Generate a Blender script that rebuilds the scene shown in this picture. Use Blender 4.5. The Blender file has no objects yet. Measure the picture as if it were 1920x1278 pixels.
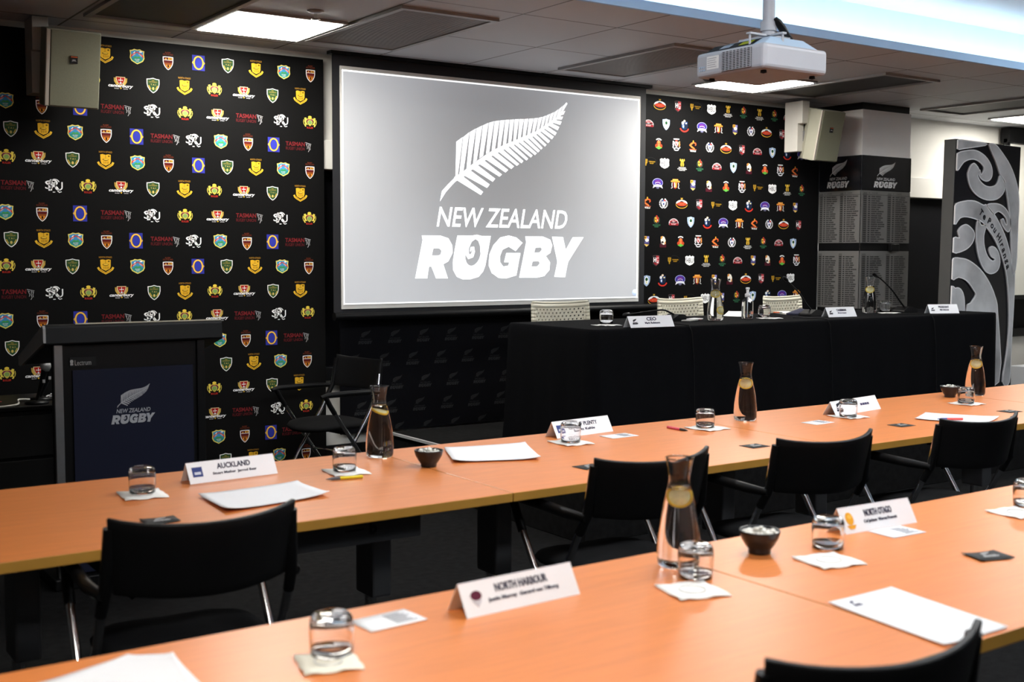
import bpy, bmesh, math, random
from mathutils import Vector, Matrix
from mathutils.geometry import tessellate_polygon
S = bpy.context.scene
COL = S.collection
random.seed(7)
PI = math.pi

# ------------------------------------------------------------------ camera
YAW, PIT, ROLL, FPX, CAMH = math.radians(34.74933), math.radians(4.18967), math.radians(-0.17832), 2215.15, 1.44
_f = Vector((math.sin(YAW)*math.cos(PIT), math.cos(YAW)*math.cos(PIT), -math.sin(PIT)))
_r0 = Vector((math.cos(YAW), -math.sin(YAW), 0)); _d0 = _f.cross(_r0)
_r = math.cos(ROLL)*_r0 + math.sin(ROLL)*_d0
_d = -math.sin(ROLL)*_r0 + math.cos(ROLL)*_d0
cam_data = bpy.data.cameras.new('camera')
cam_data.sensor_width = 36.0
cam_data.lens = FPX/1920*36.0
cam_data.clip_start = 0.05
cam_data.dof.use_dof = True
cam_data.dof.focus_distance = 7.0
cam_data.dof.aperture_fstop = 4.0
cam = bpy.data.objects.new('camera', cam_data); COL.objects.link(cam)
_m = Matrix((_r, -_d, -_f)).transposed().to_4x4()
_m.translation = (0, 0, CAMH)
cam.matrix_world = _m
S.camera = cam

def ray(x, y): return _r*((x-960)/FPX) + _d*((y-639)/FPX) + _f
def on_z(x, y, z): d = ray(x, y); return Vector((0, 0, CAMH)) + d*((z-CAMH)/d.z)
def on_y(x, y, Y): d = ray(x, y); return Vector((0, 0, CAMH)) + d*(Y/d.y)
def on_x(x, y, X): d = ray(x, y); return Vector((0, 0, CAMH)) + d*(X/d.x)

# ------------------------------------------------------------------ world, exposure
w = bpy.data.worlds.new('world'); S.world = w; w.use_nodes = True
w.node_tree.nodes['Background'].inputs[0].default_value = (0.6, 0.75, 1, 1)
w.node_tree.nodes['Background'].inputs[1].default_value = 0.02
S.view_settings.view_transform = 'Standard'
try: S.view_settings.look = 'None'
except Exception: pass
S.view_settings.exposure = 0.0
S.view_settings.gamma = 1.0
S.view_settings.use_curve_mapping = False
L_PANEL, L_COVE, L_ADDED, L_SCREEN = 47.0, 13.0, 25.0, 0.32

# ------------------------------------------------------------------ materials
def lin(h):
    if isinstance(h, str):
        h = h.lstrip('#'); c = [int(h[i:i+2], 16)/255 for i in (0, 2, 4)]
        return tuple((v/12.92 if v <= .04045 else ((v+.055)/1.055)**2.4) for v in c)
    return tuple(h)
MATS = {}
def mat(name, col, rough=.5, metal=0., spec=.5, emit=None, es=0., trans=0., ior=1.45, var=0., vscale=8., bump=0., bscale=60., stretch=None, attr=False, coat=0.):
    if name in MATS: return MATS[name]
    m = bpy.data.materials.new(name); m.use_nodes = True
    nt = m.node_tree; b = nt.nodes['Principled BSDF']; I = b.inputs
    c = lin(col); I['Base Color'].default_value = (*c, 1)
    I['Roughness'].default_value = rough; I['Metallic'].default_value = metal
    I['Specular IOR Level'].default_value = spec; I['IOR'].default_value = ior
    I['Transmission Weight'].default_value = trans; I['Coat Weight'].default_value = coat
    if emit is not None:
        I['Emission Color'].default_value = (*lin(emit), 1); I['Emission Strength'].default_value = es
    tc = nt.nodes.new('ShaderNodeTexCoord'); mp = nt.nodes.new('ShaderNodeMapping')
    nt.links.new(tc.outputs['Object'], mp.inputs['Vector'])
    if stretch: mp.inputs['Scale'].default_value = stretch
    if attr:
        a = nt.nodes.new('ShaderNodeAttribute'); a.attribute_name = 'Col'
        nt.links.new(a.outputs['Color'], I['Base Color'])
    if var:
        n = nt.nodes.new('ShaderNodeTexNoise'); n.inputs['Scale'].default_value = vscale; n.inputs['Detail'].default_value = 5
        nt.links.new(mp.outputs[0], n.inputs['Vector'])
        r = nt.nodes.new('ShaderNodeValToRGB'); e = r.color_ramp.elements
        e[0].position = .3; e[1].position = .7
        e[0].color = (*[v*(1-var) for v in c], 1); e[1].color = (*[min(1, v*(1+var)) for v in c], 1)
        nt.links.new(n.outputs['Fac'], r.inputs['Fac']); nt.links.new(r.outputs['Color'], I['Base Color'])
    if bump:
        n2 = nt.nodes.new('ShaderNodeTexNoise'); n2.inputs['Scale'].default_value = bscale; n2.inputs['Detail'].default_value = 3
        nt.links.new(mp.outputs[0], n2.inputs['Vector'])
        bp = nt.nodes.new('ShaderNodeBump'); bp.inputs['Strength'].default_value = bump; bp.inputs['Distance'].default_value = .004
        nt.links.new(n2.outputs['Fac'], bp.inputs['Height']); nt.links.new(bp.outputs[0], I['Normal'])
    MATS[name] = m; return m

wood = mat('beech laminate', (.69, .218, .055), .36, spec=.75, var=.07, vscale=6, stretch=(1.2, 14, 14))
edgeb = mat('edge band', (.42, .215, .035), .45, var=.06, vscale=10)
white_wall = mat('white paint', (.62, .60, .555), .75, var=.02, bump=.1, bscale=90)
black_wall = mat('black paint', (.005, .005, .0055), .7, var=.2, vscale=20)
dark_glass = mat('dark window glass', (.004, .004, .005), .5, spec=.1, var=.1)
carpet = mat('charcoal carpet', (.009, .0088, .009), .95, spec=.1, var=.35, vscale=26, bump=.5, bscale=300)
black_cloth = mat('black cloth', (.0035, .0036, .0044), .9, spec=.06, var=.12, vscale=40, bump=.25, bscale=400)
black_plastic = mat('black plastic', (.0045, .0045, .005), .42, spec=.22, var=.1, vscale=30)
black_fabric = mat('black upholstery', (.006, .006, .0065), .85, spec=.1, var=.2, vscale=60, bump=.3, bscale=500)
dark_grey = mat('dark grey powder coat', (.09, .09, .096), .5, var=.08)
chrome = mat('chrome', (.75, .76, .78), .12, 1., var=.03)
alu = mat('brushed aluminium', (.22, .22, .225), .4, .8, var=.05, vscale=30)
paper = mat('white paper', (.86, .86, .87), .6, spec=.3, attr=True)
printed = mat('printed ink', (.5, .5, .5), .62, spec=.25, attr=True)
banner_print = mat('printed banner vinyl', (.5, .5, .5), .5, spec=.05, attr=True)
glass = mat('clear glass', (1, 1, 1), .0, trans=1., ior=1.45)
water = mat('water', (1, 1, 1), .0, trans=1., ior=1.33)
gel = mat('clear gel', (.90, .94, .98), .05, trans=1., ior=1.18)
lemon = mat('lemon flesh', (.90, .86, .48), .35, var=.08, vscale=120)
rind = mat('lemon rind', (.85, .62, .06), .4, var=.05)
bowl_m = mat('black ceramic', (.012, .013, .016), .28, spec=.5, var=.1)
mint_m = mat('wrapped mint', (.72, .70, .64), .3, var=.1, vscale=90)
beige = mat('beige speaker plastic', (.31, .30, .235), .55, var=.04, bump=.05, bscale=300)
beige_l = mat('pale speaker plastic', (.52, .47, .40), .5, var=.04)
beige_g = mat('speaker grille cloth', (.20, .20, .135), .7, var=.06, vscale=200, bump=.4, bscale=700)
proj_w = mat('white projector plastic', (.36, .37, .40), .45, var=.02)
proj_g = mat('grey projector plastic', (.35, .47, .60), .4, var=.03)
cream = mat('cream chair plastic', (.66, .62, .50), .4, var=.03)
silver = mat('silver board', (.21, .205, .198), .38, .3, attr=True)
tile_light = mat('ceiling metal', (.33, .33, .33), .5, var=.04)
panel_em = mat('light diffuser', (.9, .9, .9), .5, emit=(1, .97, .90), es=L_PANEL, var=.01)
added_coffer_em = mat('added coffer light diffuser', (.9, .9, .9), .5, emit=(.95, .98, 1.0), es=L_ADDED, var=.01)
cove_em = mat('cove lamp', (.9, .9, .9), .5, emit=(.60, .84, 1.0), es=L_COVE, var=.01)
coffer_m = mat('coffer paint', (.82, .84, .86), .8, var=.01)
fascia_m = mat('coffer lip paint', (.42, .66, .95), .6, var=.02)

# ------------------------------------------------------------------ mesh builder
class MB:
    def __init__(s): s.V, s.F, s.MI, s.SM, s.CO = [], [], [], [], []
    def add(s, vs, fs, m=0, smooth=False, col=None):
        b = len(s.V); s.V += [tuple(v) for v in vs]
        for f in fs:
            s.F.append(tuple(i+b for i in f)); s.MI.append(m); s.SM.append(smooth); s.CO.append(col)
        return s
    def box(s, x0, x1, y0, y1, z0, z1, m=0, R=None, o=None, col=None):
        vs = [Vector((x, y, z)) for z in (z0, z1) for y in (y0, y1) for x in (x0, x1)]
        if R is not None: vs = [R @ v for v in vs]
        if o is not None: vs = [v+Vector(o) for v in vs]
        return s.add(vs, [(0, 2, 3, 1), (4, 5, 7, 6), (0, 1, 5, 4), (2, 6, 7, 3), (0, 4, 6, 2), (1, 3, 7, 5)], m, False, col)
    def prism(s, pts, axis, a, b, m=0, col=None, smooth=False):
        # closed 2-D outline extruded along axis ('x','y','z') from a to b
        n = len(pts)
        def P(p, t): return {'x': (t, p[0], p[1]), 'y': (p[0], t, p[1]), 'z': (p[0], p[1], t)}[axis]
        vs = [P(p, a) for p in pts]+[P(p, b) for p in pts]
        fs = [(i, (i+1) % n, n+(i+1) % n, n+i) for i in range(n)]
        s.add(vs, fs, m, smooth, col)
        s.add(vs, [tuple(range(n-1, -1, -1)), tuple(range(n, 2*n))], m, False, col)
        return s
    def tube(s, pts, r, n=10, m=0, caps=True, col=None):
        pts = [Vector(p) for p in pts]; k = len(pts)
        rs = list(r) if isinstance(r, (list, tuple)) else [r]*k
        T = []
        for i in range(k):
            t = pts[min(i+1, k-1)]-pts[max(i-1, 0)]; T.append(t.normalized())
        u = T[0].orthogonal().normalized(); vs = []
        for i in range(k):
            u = (u-T[i]*u.dot(T[i])).normalized(); v = T[i].cross(u)
            for j in range(n):
                a = 2*PI*j/n; vs.append(pts[i]+(u*math.cos(a)+v*math.sin(a))*rs[i])
        fs = [(i*n+j, i*n+(j+1) % n, (i+1)*n+(j+1) % n, (i+1)*n+j) for i in range(k-1) for j in range(n)]
        s.add(vs, fs, m, True, col)
        if caps: s.add(vs, [tuple(range(n-1, -1, -1)), tuple((k-1)*n+j for j in range(n))], m, False, col)
        return s
    def lathe(s, prof, n=28, m=0, o=(0, 0, 0), col=None, R=None):
        vs, rings = [], []
        for r, z in prof:
            if r < 1e-6: rings.append([len(vs)]); vs.append(Vector((0, 0, z)))
            else:
                rings.append(list(range(len(vs), len(vs)+n)))
                vs += [Vector((r*math.cos(2*PI*j/n), r*math.sin(2*PI*j/n), z)) for j in range(n)]
        if R is not None: vs = [R @ v for v in vs]
        vs = [v+Vector(o) for v in vs]; fs = []
        for a, b in zip(rings, rings[1:]):
            for j in range(n):
                j2 = (j+1) % n
                if len(a) == 1 and len(b) == 1: continue
                if len(a) == 1: fs.append((a[0], b[j2], b[j]))
                elif len(b) == 1: fs.append((a[j], a[j2], b[0]))
                else: fs.append((a[j], a[j2], b[j2], b[j]))
        return s.add(vs, fs, m, True, col)
    def grid(s, P, m=0, smooth=True, col=None):
        R, K = len(P), len(P[0]); vs = [p for row in P for p in row]
        return s.add(vs, [(i*K+j, i*K+j+1, (i+1)*K+j+1, (i+1)*K+j) for i in range(R-1) for j in range(K-1)], m, smooth, col)
    def build(s, name, mats, parent=None, bevel=0, solid=0, sub=0, seg=2, weld=False, angle=35, soff=0):
        me = bpy.data.meshes.new(name); me.from_pydata(s.V, [], s.F); me.update()
        for m in (mats if isinstance(mats, (list, tuple)) else [mats]): me.materials.append(m)
        me.polygons.foreach_set('material_index', s.MI); me.polygons.foreach_set('use_smooth', s.SM)
        if any(c is not None for c in s.CO) or any(m in (paper, printed, banner_print, silver) for m in me.materials):
            at = me.color_attributes.new('Col', 'FLOAT_COLOR', 'CORNER'); data = []
            for p, c in zip(me.polygons, s.CO):
                c = c or (.86, .86, .87)
                data += [c[0], c[1], c[2], 1]*p.loop_total
            at.data.foreach_set('color', data)
        if weld:
            bm = bmesh.new(); bm.from_mesh(me); bmesh.ops.remove_doubles(bm, verts=bm.verts, dist=1e-5)
            bmesh.ops.recalc_face_normals(bm, faces=bm.faces); bm.to_mesh(me); bm.free()
        o = bpy.data.objects.new(name, me); COL.objects.link(o)
        if parent: o.parent = parent
        if solid: md = o.modifiers.new('thickness', 'SOLIDIFY'); md.thickness = solid; md.offset = soff
        if bevel:
            md = o.modifiers.new('rounding', 'BEVEL'); md.width = bevel; md.segments = seg; md.limit_method = 'ANGLE'; md.angle_limit = math.radians(angle)
        if sub: md = o.modifiers.new('smooth', 'SUBSURF'); md.levels = sub; md.render_levels = sub
        return o

def tag(o, label, cat, group=None, kind=None):
    o['label'] = label; o['category'] = cat
    if group: o['group'] = group
    if kind: o['kind'] = kind
    return o
def thing(name, label, cat, loc=(0, 0, 0), rz=0., group=None):
    o = bpy.data.objects.new(name, None); COL.objects.link(o); o.empty_display_size = .1
    o.location = loc; o.rotation_euler = (0, 0, rz); return tag(o, label, cat, group)
def struct(o): o['kind'] = 'structure'; return o
KIDS = {}
def copy_tree(o, parent=None):
    c = o.copy(); COL.objects.link(c)
    if parent: c.parent = parent
    for ch in [x for x in bpy.data.objects if x.parent == o]: copy_tree(ch, c)
    return c
def place(proto, first, loc, rz=0., label=None, group=None):
    o = proto if first else copy_tree(proto)
    o.location = loc; o.rotation_euler = (0, 0, rz)
    if label: o['label'] = label
    if group: o['group'] = group
    return o

# ------------------------------------------------------------------ flat print
def tess(loops):
    L = [[Vector((p[0], p[1], 0)) for p in l] for l in loops]
    flat = [p for l in loops for p in l]; out = []
    for t in tessellate_polygon(L):
        a, b, c = (flat[i] for i in t)
        ar = (b[0]-a[0])*(c[1]-a[1])-(b[1]-a[1])*(c[0]-a[0])
        if abs(ar) < 1e-12: continue
        out.append(t if ar > 0 else (t[0], t[2], t[1]))
    return flat, out
_TX = {}
def glyphs(body, bold=0., shear=0.):
    k = (body, bold, shear)
    if k in _TX: return _TX[k]
    cu = bpy.data.curves.new('lettering', 'FONT'); cu.body = body; cu.offset = bold; cu.shear = shear; cu.resolution_u = 3
    cu.size = 1; ob = bpy.data.objects.new('lettering', cu); COL.objects.link(ob)
    dg = bpy.context.evaluated_depsgraph_get(); ev = ob.evaluated_get(dg); me = ev.to_mesh()
    vs = [(v.co.x, v.co.y) for v in me.vertices]; fs = []
    for p in me.polygons:
        t = tuple(p.vertices); fs.append(t if p.normal.z >= 0 else t[::-1])
    ev.to_mesh_clear(); bpy.data.objects.remove(ob); bpy.data.curves.remove(cu)
    _TX[k] = (vs, fs); return _TX[k]
class Print:
    def __init__(s): s.items = []          # (verts2d, faces, colour, layer)
    def poly(s, pts, col, lay=0, holes=()):
        ar = lambda q: sum(q[i-1][0]*q[i][1]-q[i][0]*q[i-1][1] for i in range(len(q)))
        pts = list(pts) if ar(pts) > 0 else list(pts)[::-1]
        holes = [list(h) if ar(h) < 0 else list(h)[::-1] for h in holes]
        v, f = tess([pts]+list(holes)); s.items.append((v, f, lin(col), lay)); return s
    def text(s, body, cx, cy, h=None, w=None, col='#ffffff', lay=2, bold=0., shear=0., rot=0., align='c'):
        vs, fs = glyphs(body, bold, shear)
        if not vs: return s
        x0 = min(v[0] for v in vs); x1 = max(v[0] for v in vs); y0 = min(v[1] for v in vs); y1 = max(v[1] for v in vs)
        sy = h/(y1-y0) if h else w/(x1-x0); sx = w/(x1-x0) if w else sy
        ox = {'c': (x0+x1)/2, 'l': x0}[align]
        P = [((v[0]-ox)*sx, (v[1]-(y0+y1)/2)*sy) for v in vs]; c, n = math.cos(rot), math.sin(rot)
        s.items.append(([(cx+p[0]*c-p[1]*n, cy+p[0]*n+p[1]*c) for p in P], fs, lin(col), lay)); return s
    def stroke(s, pts, wd, col, lay=1):
        k = len(pts); ws = list(wd) if isinstance(wd, (list, tuple)) else [wd]*k
        Lp, Rp = [], []
        for i in range(k):
            a = pts[max(i-1, 0)]; b = pts[min(i+1, k-1)]; dx, dy = b[0]-a[0], b[1]-a[1]; l = math.hypot(dx, dy) or 1
            nx, ny = -dy/l*ws[i]/2, dx/l*ws[i]/2
            Lp.append((pts[i][0]+nx, pts[i][1]+ny)); Rp.append((pts[i][0]-nx, pts[i][1]-ny))
        v = Lp+Rp; s.items.append((v, [(k+i, k+i+1, i+1, i) for i in range(k-1)], lin(col), lay)); return s
    def ell(s, cx, cy, rx, ry, col, lay=1, n=18, a0=0, a1=2*PI): return s.poly([(cx+rx*math.cos(a0+(a1-a0)*i/n), cy+ry*math.sin(a0+(a1-a0)*i/n)) for i in range(n if a1-a0 > 6 else n+1)], col, lay)
    def rect(s, x0, y0, x1, y1, col, lay=1): return s.poly([(x0, y0), (x1, y0), (x1, y1), (x0, y1)], col, lay)
    def merge(s, o, dx=0, dy=0, sx=1., sy=None, lay=0, col=None):
        sy = sx if sy is None else sy
        for v, f, c, l in o.items: s.items.append(([(dx+p[0]*sx, dy+p[1]*sy) for p in v], f, lin(col) if col else c, l+lay))
        return s
    def emit(s, mb, o, u, v, step=.0004, m=0, base=.0006, clip=None):
        o, u, v = Vector(o), Vector(u), Vector(v); n = u.cross(v).normalized()
        for P, f, c, l in s.items:
            if clip: P = [(min(max(p[0], clip[0]), clip[1]), min(max(p[1], clip[2]), clip[3])) for p in P]
            mb.add([o+u*p[0]+v*p[1]+n*(base+step*l) for p in P], f, m, False, c)
def arcp(cx, cy, rx, ry, a0, a1, n=10): return [(cx+rx*math.cos(math.radians(a0+(a1-a0)*i/n)), cy+ry*math.sin(math.radians(a0+(a1-a0)*i/n))) for i in range(n+1)]
def shield(w, h, cx=0, cy=0, peak=.06):
    pts = [(-.5, .42), (-.25, .44), (0, .44+peak), (.25, .44), (.5, .42), (.5, .1), (.44, -.12), (.3, -.32), (.12, -.46), (0, -.52)]
    pts += [(-x, y) for x, y in reversed(pts[5:9])]+[(-.5, .1)]
    return [(cx+x*w, cy+y*h) for x, y in pts]
# ------------------------------------------------------------------ the fern logo (drawn in the wall plane)
def lg(x, y):
    p = on_y(740+x/3.454, 170+y/3.454, 6.45); return (p.x, p.z)
def LP(*a): return [lg(a[i], a[i+1]) for i in range(0, len(a), 2)]
def fern_logo():
    P = Print(); W = '#ffffff'
    out = [(395,330),(440,300),(483,268),(525,245),(567,225),(607,208),(643,198),(678,193),(712,190),(742,188),(772,186),(803,184),(835,184),(866,182),(898,180),(928,176),(955,170),(980,161),(1005,150),(1030,140),(1060,120),(1085,100),(1112,78)]
    roo = [(390,575),(415,548),(462,505),(505,470),(545,438),(588,410),(625,388),(663,368),(698,352),(733,340),(765,327),(795,315),(825,305),(855,295),(885,283),(912,272),(940,256),(965,240),(990,222),(1015,205),(1040,185),(1070,160),(1100,100)]
    for i in range(len(out)-1):
        a, b = out[i], out[i+1]; c, d = roo[i], roo[i+1]
        g = .42 if i < 18 else .3
        gx = c[0]+(d[0]-c[0])*(1-g); gy = c[1]+(d[1]-c[1])*(1-g)
        P.poly(LP(a[0]+1, a[1], b[0]-2, b[1], gx, gy, c[0], c[1]), W, 1)
    low = [((400,580),(440,540),(555,676),(570,655)),((440,545),(490,500),(595,630),(612,607)),((490,500),(535,468),(632,590),(648,570)),((535,468),(577,438),(675,557),(692,543)),((577,438),(620,410),(715,530),(732,513)),((620,410),(660,388),(752,507),(770,490)),((660,388),(697,370),(788,487),(803,475)),((697,370),(732,353),(818,470),(830,455)),((732,353),(765,340),(850,452),(862,440)),((765,340),(795,327),(878,433),(890,420)),((795,327),(825,315),(905,417),(917,405)),((825,313),(857,300),(925,400),(937,388)),((857,300),(885,287),(945,382),(955,370)),((885,287),(912,275),(970,362),(980,350)),((912,272),(937,258),(990,340),(1003,325)),((937,258),(962,242),(1015,315),(1027,298)),((962,242),(987,225),(1035,290),(1046,272)),((987,222),(1015,205),(1052,257),(1063,235)),((1015,205),(1040,185),(1068,222),(1078,200)),((1040,185),(1065,165),(1078,188),(1088,168)),((1065,160),(1085,135),(1090,155),(1102,130))]
    for a, b, c, d in low:
        k = .22; b2 = (b[0]-(b[0]-a[0])*k, b[1]-(b[1]-a[1])*k)
        P.poly(LP(*a, *c, *d, *b2), W, 1)
    P.poly(LP(290,718,302,650,340,608,385,563,400,580,370,610,330,655), W, 1)
    mid = [(388,573),(440,542),(490,500),(535,468),(577,438),(620,410),(660,388),(697,370),(732,353),(765,340),(795,327),(825,313),(857,300),(885,287),(912,274),(938,258),(962,242),(988,224),(1015,205),(1040,185),(1068,160),(1112,80)]
    P.stroke([lg(*p) for p in mid], [.028]*8+[.024]*6+[.018]*5+[.012]*3, W, 2)
    a = lg(258, 890); b = lg(1105, 890); t = lg(700, 765)
    P.text('NEW ZEALAND', (a[0]+b[0])/2+.012, (a[1]+t[1])/2+.006, h=abs(t[1]-a[1])*.94, w=b[0]-a[0], col=W, lay=1, bold=.012, shear=.22)
    P.poly(LP(172,937,290,937,345,955,370,1000,372,1050,345,1105,312,1123,342,1215,265,1215,235,1138,220,1138,208,1215,130,1215,178,965), W, 1, [LP(248,1020,285,1020,300,1035,295,1060,280,1067,237,1067)])
    hole = [(507+52*math.cos(a)+14*math.sin(a), 1042-92*math.sin(a)) for a in [2*PI*i/22 for i in range(22)]]
    P.poly(LP(403,937,500,937,530,932,560,940,620,940,600,1050,585,1130,570,1170,540,1205,490,1220,440,1222,400,1205,375,1160,373,1110,385,1030), W, 1, [[lg(*p) for p in hole]])
    sp = [(545,1115),(562,1060),(560,1000),(545,965),(520,950),(490,970),(468,1015),(465,1055),(478,1075),(498,1068),(508,1040),(505,1015),(493,1018),(487,1040)]
    P.stroke([lg(*p) for p in sp], [.012,.022,.026,.022,.02,.02,.024,.03,.032,.028,.022,.02,.016,.01], W, 2)
    P.poly(LP(825,985,785,950,735,937,680,950,635,1000,610,1060,605,1130,625,1180,670,1212,720,1215,785,1195,812,1050,720,1050,705,1110,738,1110,733,1132,700,1138,680,1110,680,1070,695,1030,735,1010,780,1038), W, 1)
    P.poly(LP(842,943,955,943,1005,965,1018,1000,1005,1050,975,1070,1003,1110,1000,1160,965,1200,920,1210,803,1210,848,980), W, 1, [LP(908,1017,945,1015,950,1030,935,1047,900,1048), LP(890,1105,930,1103,937,1118,920,1138,882,1138)])
    P.poly(LP(1015,945,1087,947,1105,1030,1150,948,1220,948,1120,1108,1100,1207,1030,1205,1050,1108), W, 1)
    x0 = lg(130, 1215)[0]; x1 = lg(1220, 948)[0]; z0 = lg(600, 1215)[1]
    Q = Print(); sc = 1/(x1-x0)                      # width of the lower word = 1, bottom centre = origin
    for v, f, c, l in P.items: Q.items.append(([((p[0]-(x0+x1)/2)*sc, (p[1]-z0)*sc) for p in v], f, c, l))
    return Q, x1-x0, (x0+x1)/2, z0
FERN, FW, FX, FZ = fern_logo()
def small_fern(P, x, y, w, col, lay=1): return P.merge(FERN, x, y, w, lay=lay, col=col)

# ------------------------------------------------------------------ union crests (centimetres)
def crest(k):
    P = Print(); W = '#f2f2f2'; G = '#e3b638'
    if k == 'green':
        P.poly(shield(8.2, 9.4), W, 1).poly(shield(7.2, 8.4), '#2f4d2e', 2)
        P.text('MID', 0, 3.1, w=1.6, h=.7, col='#b9a04a', lay=3).text('CANTERBURY', 0, 2.1, w=5.4, h=.8, col='#b9a04a', lay=3)
        P.text('T A I', 0, .4, w=3.2, h=1, col='#cdb765', lay=3)
        P.stroke([(-2.9, -.2), (-1.6, -2.6)], .8, '#b9a04a', 3).stroke([(2.9, -.2), (1.6, -2.6)], .8, '#b9a04a', 3).ell(0, -2, .7, .9, '#cdb765', 3)
    elif k == 'otagon':
        P.text('NORTH OTAGO', 0, 5.6, w=8, h=1.1, col='#b98a34', lay=1)
        P.poly([(-3.2, 4), (-1.8, 4.3), (0, 3.9), (1.8, 4.3), (3.2, 4), (3.1, 0), (2.5, -1.6), (0, -2.8), (-2.5, -1.6), (-3.1, 0)], '#dcaa2e', 1)
        P.ell(0, 1, 1.9, .75, '#6f5212', 2).ell(.1, 1.15, 1.5, .45, '#e2b945', 3).ell(2, 3.1, .6, .5, '#6f5212', 2)
        for x in (-1.2, -.2, .8, 1.6): P.rect(x, -1.6, x+.3, -.1, '#6f5212', 2)
        P.rect(-.12, 1.8, .12, 3.9, '#6f5212', 2)
        P.stroke([(-4.7, -.6), (-4, -1.9), (-2.6, -2.9), (0, -4.4), (2.6, -2.9), (4, -1.9), (4.7, -.6)], 1.3, '#e3b638', 1)
        P.stroke([(-4, -1.7), (-2.6, -2.9), (0, -4.3), (2.6, -2.9), (4, -1.7)], .3, '#6f5212', 2)
    elif k == 'coast':
        o = [(-4.6, 3.6), (-3, 3.9), (-1.8, 4.6), (0, 4.2), (1.8, 4.6), (3, 3.9), (4.6, 3.6), (4.3, 1.5), (4.6, -1), (3.6, -2.9), (1.8, -3.9), (0, -4.8), (-1.8, -3.9), (-3.6, -2.9), (-4.6, -1), (-4.3, 1.5)]
        P.poly(o, '#ead96a', 1).poly([(x*.86, y*.86) for x, y in o], '#3f8fc4', 2)
        P.poly([(-3.8, -.9), (3.8, -.9), (3.1, -2.5), (1.5, -3.3), (0, -4), (-1.5, -3.3), (-3.1, -2.5)], '#2d8a86', 3)
        P.poly([(-2.6, -.9), (-1, .2), (0, -.3), (1.2, .3), (2.6, -.9)], '#4a9a4e', 4)
        P.poly([(-4.1, -.9), (0, 2.5), (4.1, -.9), (3.7, .9), (0, 3.1), (-3.7, .9)], '#c63a34', 4)
        P.text('WEST', -2, 1, w=2.3, h=.8, col=W, lay=5, rot=.65).text('COAST', 2, 1, w=2.4, h=.8, col=W, lay=5, rot=-.65)
        P.text('RUGBY', 0, -1.9, w=3, h=.8, col=W, lay=5).text('UNION', 0, -2.9, w=2.2, h=.7, col=W, lay=5)
        P.ell(2.2, 3, .9, .4, W, 3).poly([(-2.6, 1.8), (-1.5, 3.2), (-1.2, 2.6), (-2, 1.9)], W, 3)
    elif k == 'brown':
        P.text('RUGBY', 0, 5.3, w=3.4, h=.9, col='#7c3a26', lay=1).text('SOUTHLAND', 0, 4.2, w=6.4, h=1, col='#7c3a26', lay=1)
        P.poly(shield(6.6, 8.6, 0, -.9, 0), W, 1).poly(shield(5.6, 7.6, 0, -.9, 0), '#5a1c1c', 2)
        P.rect(.1, 1, 2.5, 2.2, '#e2a83c', 3).poly([(-2.2, 1), (-1.4, 2), (-.6, 1)], '#e2a83c', 3).rect(.8, 1.3, 1.9, 1.8, '#5a1c1c', 4).rect(-2.7, .6, 2.7, .85, W, 3)
        P.poly([(-2.6, -1), (2.6, -1), (1.6, -3.2), (0, -4.4), (-1.6, -3.2)], '#8c4a20', 3).poly([(-1.8, -2.2), (1.8, -2.2), (1, -3.6), (0, -4.3), (-1, -3.6)], '#d98f2c', 4)
        P.ell(0, -3, .55, .9, '#3a1408', 5)
    elif k == 'oval':
        P.rect(-3.5, -4.7, 3.5, 4.7, '#33379a', 1)
        P.poly([(-3.6, 0), (-3.1, .8), (-2.7, .8), (-2.7, -.8), (-3.1, -.8)], '#e9b64a', 2).poly([(3.6, 0), (3.1, .8), (2.7, .8), (2.7, -.8), (3.1, -.8)], '#e9b64a', 2)
        P.ell(0, 0, 3.1, 4.5, '#2a1d10', 2, 28).ell(0, 0, 2.95, 4.3, '#f0bd52', 3, 28).ell(0, 0, 2.1, 3.4, '#2a1d10', 4, 28).ell(0, 0, 1.95, 3.2, '#333a9e', 5, 28)
    elif k == 'tasman':
        P.text('TASMAN', -1.7, .9, w=11.4, h=2.4, col='#6c2427', lay=1, bold=.03).text('RUGBY UNION', -1.7, -1.7, w=11.2, h=1.7, col='#5a2023', lay=1, bold=.01)
        for s_ in ([(4.3, 2), (6, 1.6), (7.8, 1.2), (6.6, .6)], [(6.4, 1.2), (6.2, -.4), (6.6, -2.2), (6, -3.2)], [(5, .8), (5.6, -.8), (5.3, -1.6)], [(7.4, .8), (7, -.6), (7.2, -2)], [(4.6, 1.2), (5.6, .9)]):
            P.stroke(s_, .26, '#b9b9b9', 1)
    elif k == 'monogram':
        for t, x, y, h in (('S', -2.3, .5, 5.6), ('F', -.6, -.6, 5.4), ('R', 1, .5, 7.2), ('U', 2.9, -.2, 5.6)):
            P.text(t, x, y, h=h, w=h*.78, col=W, lay=1, bold=.0)
        P.stroke(arcp(.8, 1.6, 2.5, 2.7, 20, 160), .5, W, 1).stroke([(-.4, -4.2), (.9, -4.2)], .5, W, 1).stroke([(2.2, -3.4), (3.2, -4.3), (4.4, -3.8)], .5, W, 1)
    elif k == 'buller':
        P.ell(0, 4.2, 1.3, 1, '#e8c84a', 1).poly([(-2, 3.2), (2, 3.2), (2.2, .4), (0, -1), (-2.2, .4)], '#7d2b55', 1).rect(-1.7, 2.6, 1.7, 3.3, '#d9b83e', 2)
        P.ell(0, .2, 1.9, 1.9, '#b7b35a', 2).ell(0, .2, 1.3, 1.3, '#7fa05a', 3).poly([(-1.4, -1.4), (1.4, -1.4), (0, -2.6)], '#c9b24a', 2)
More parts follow.
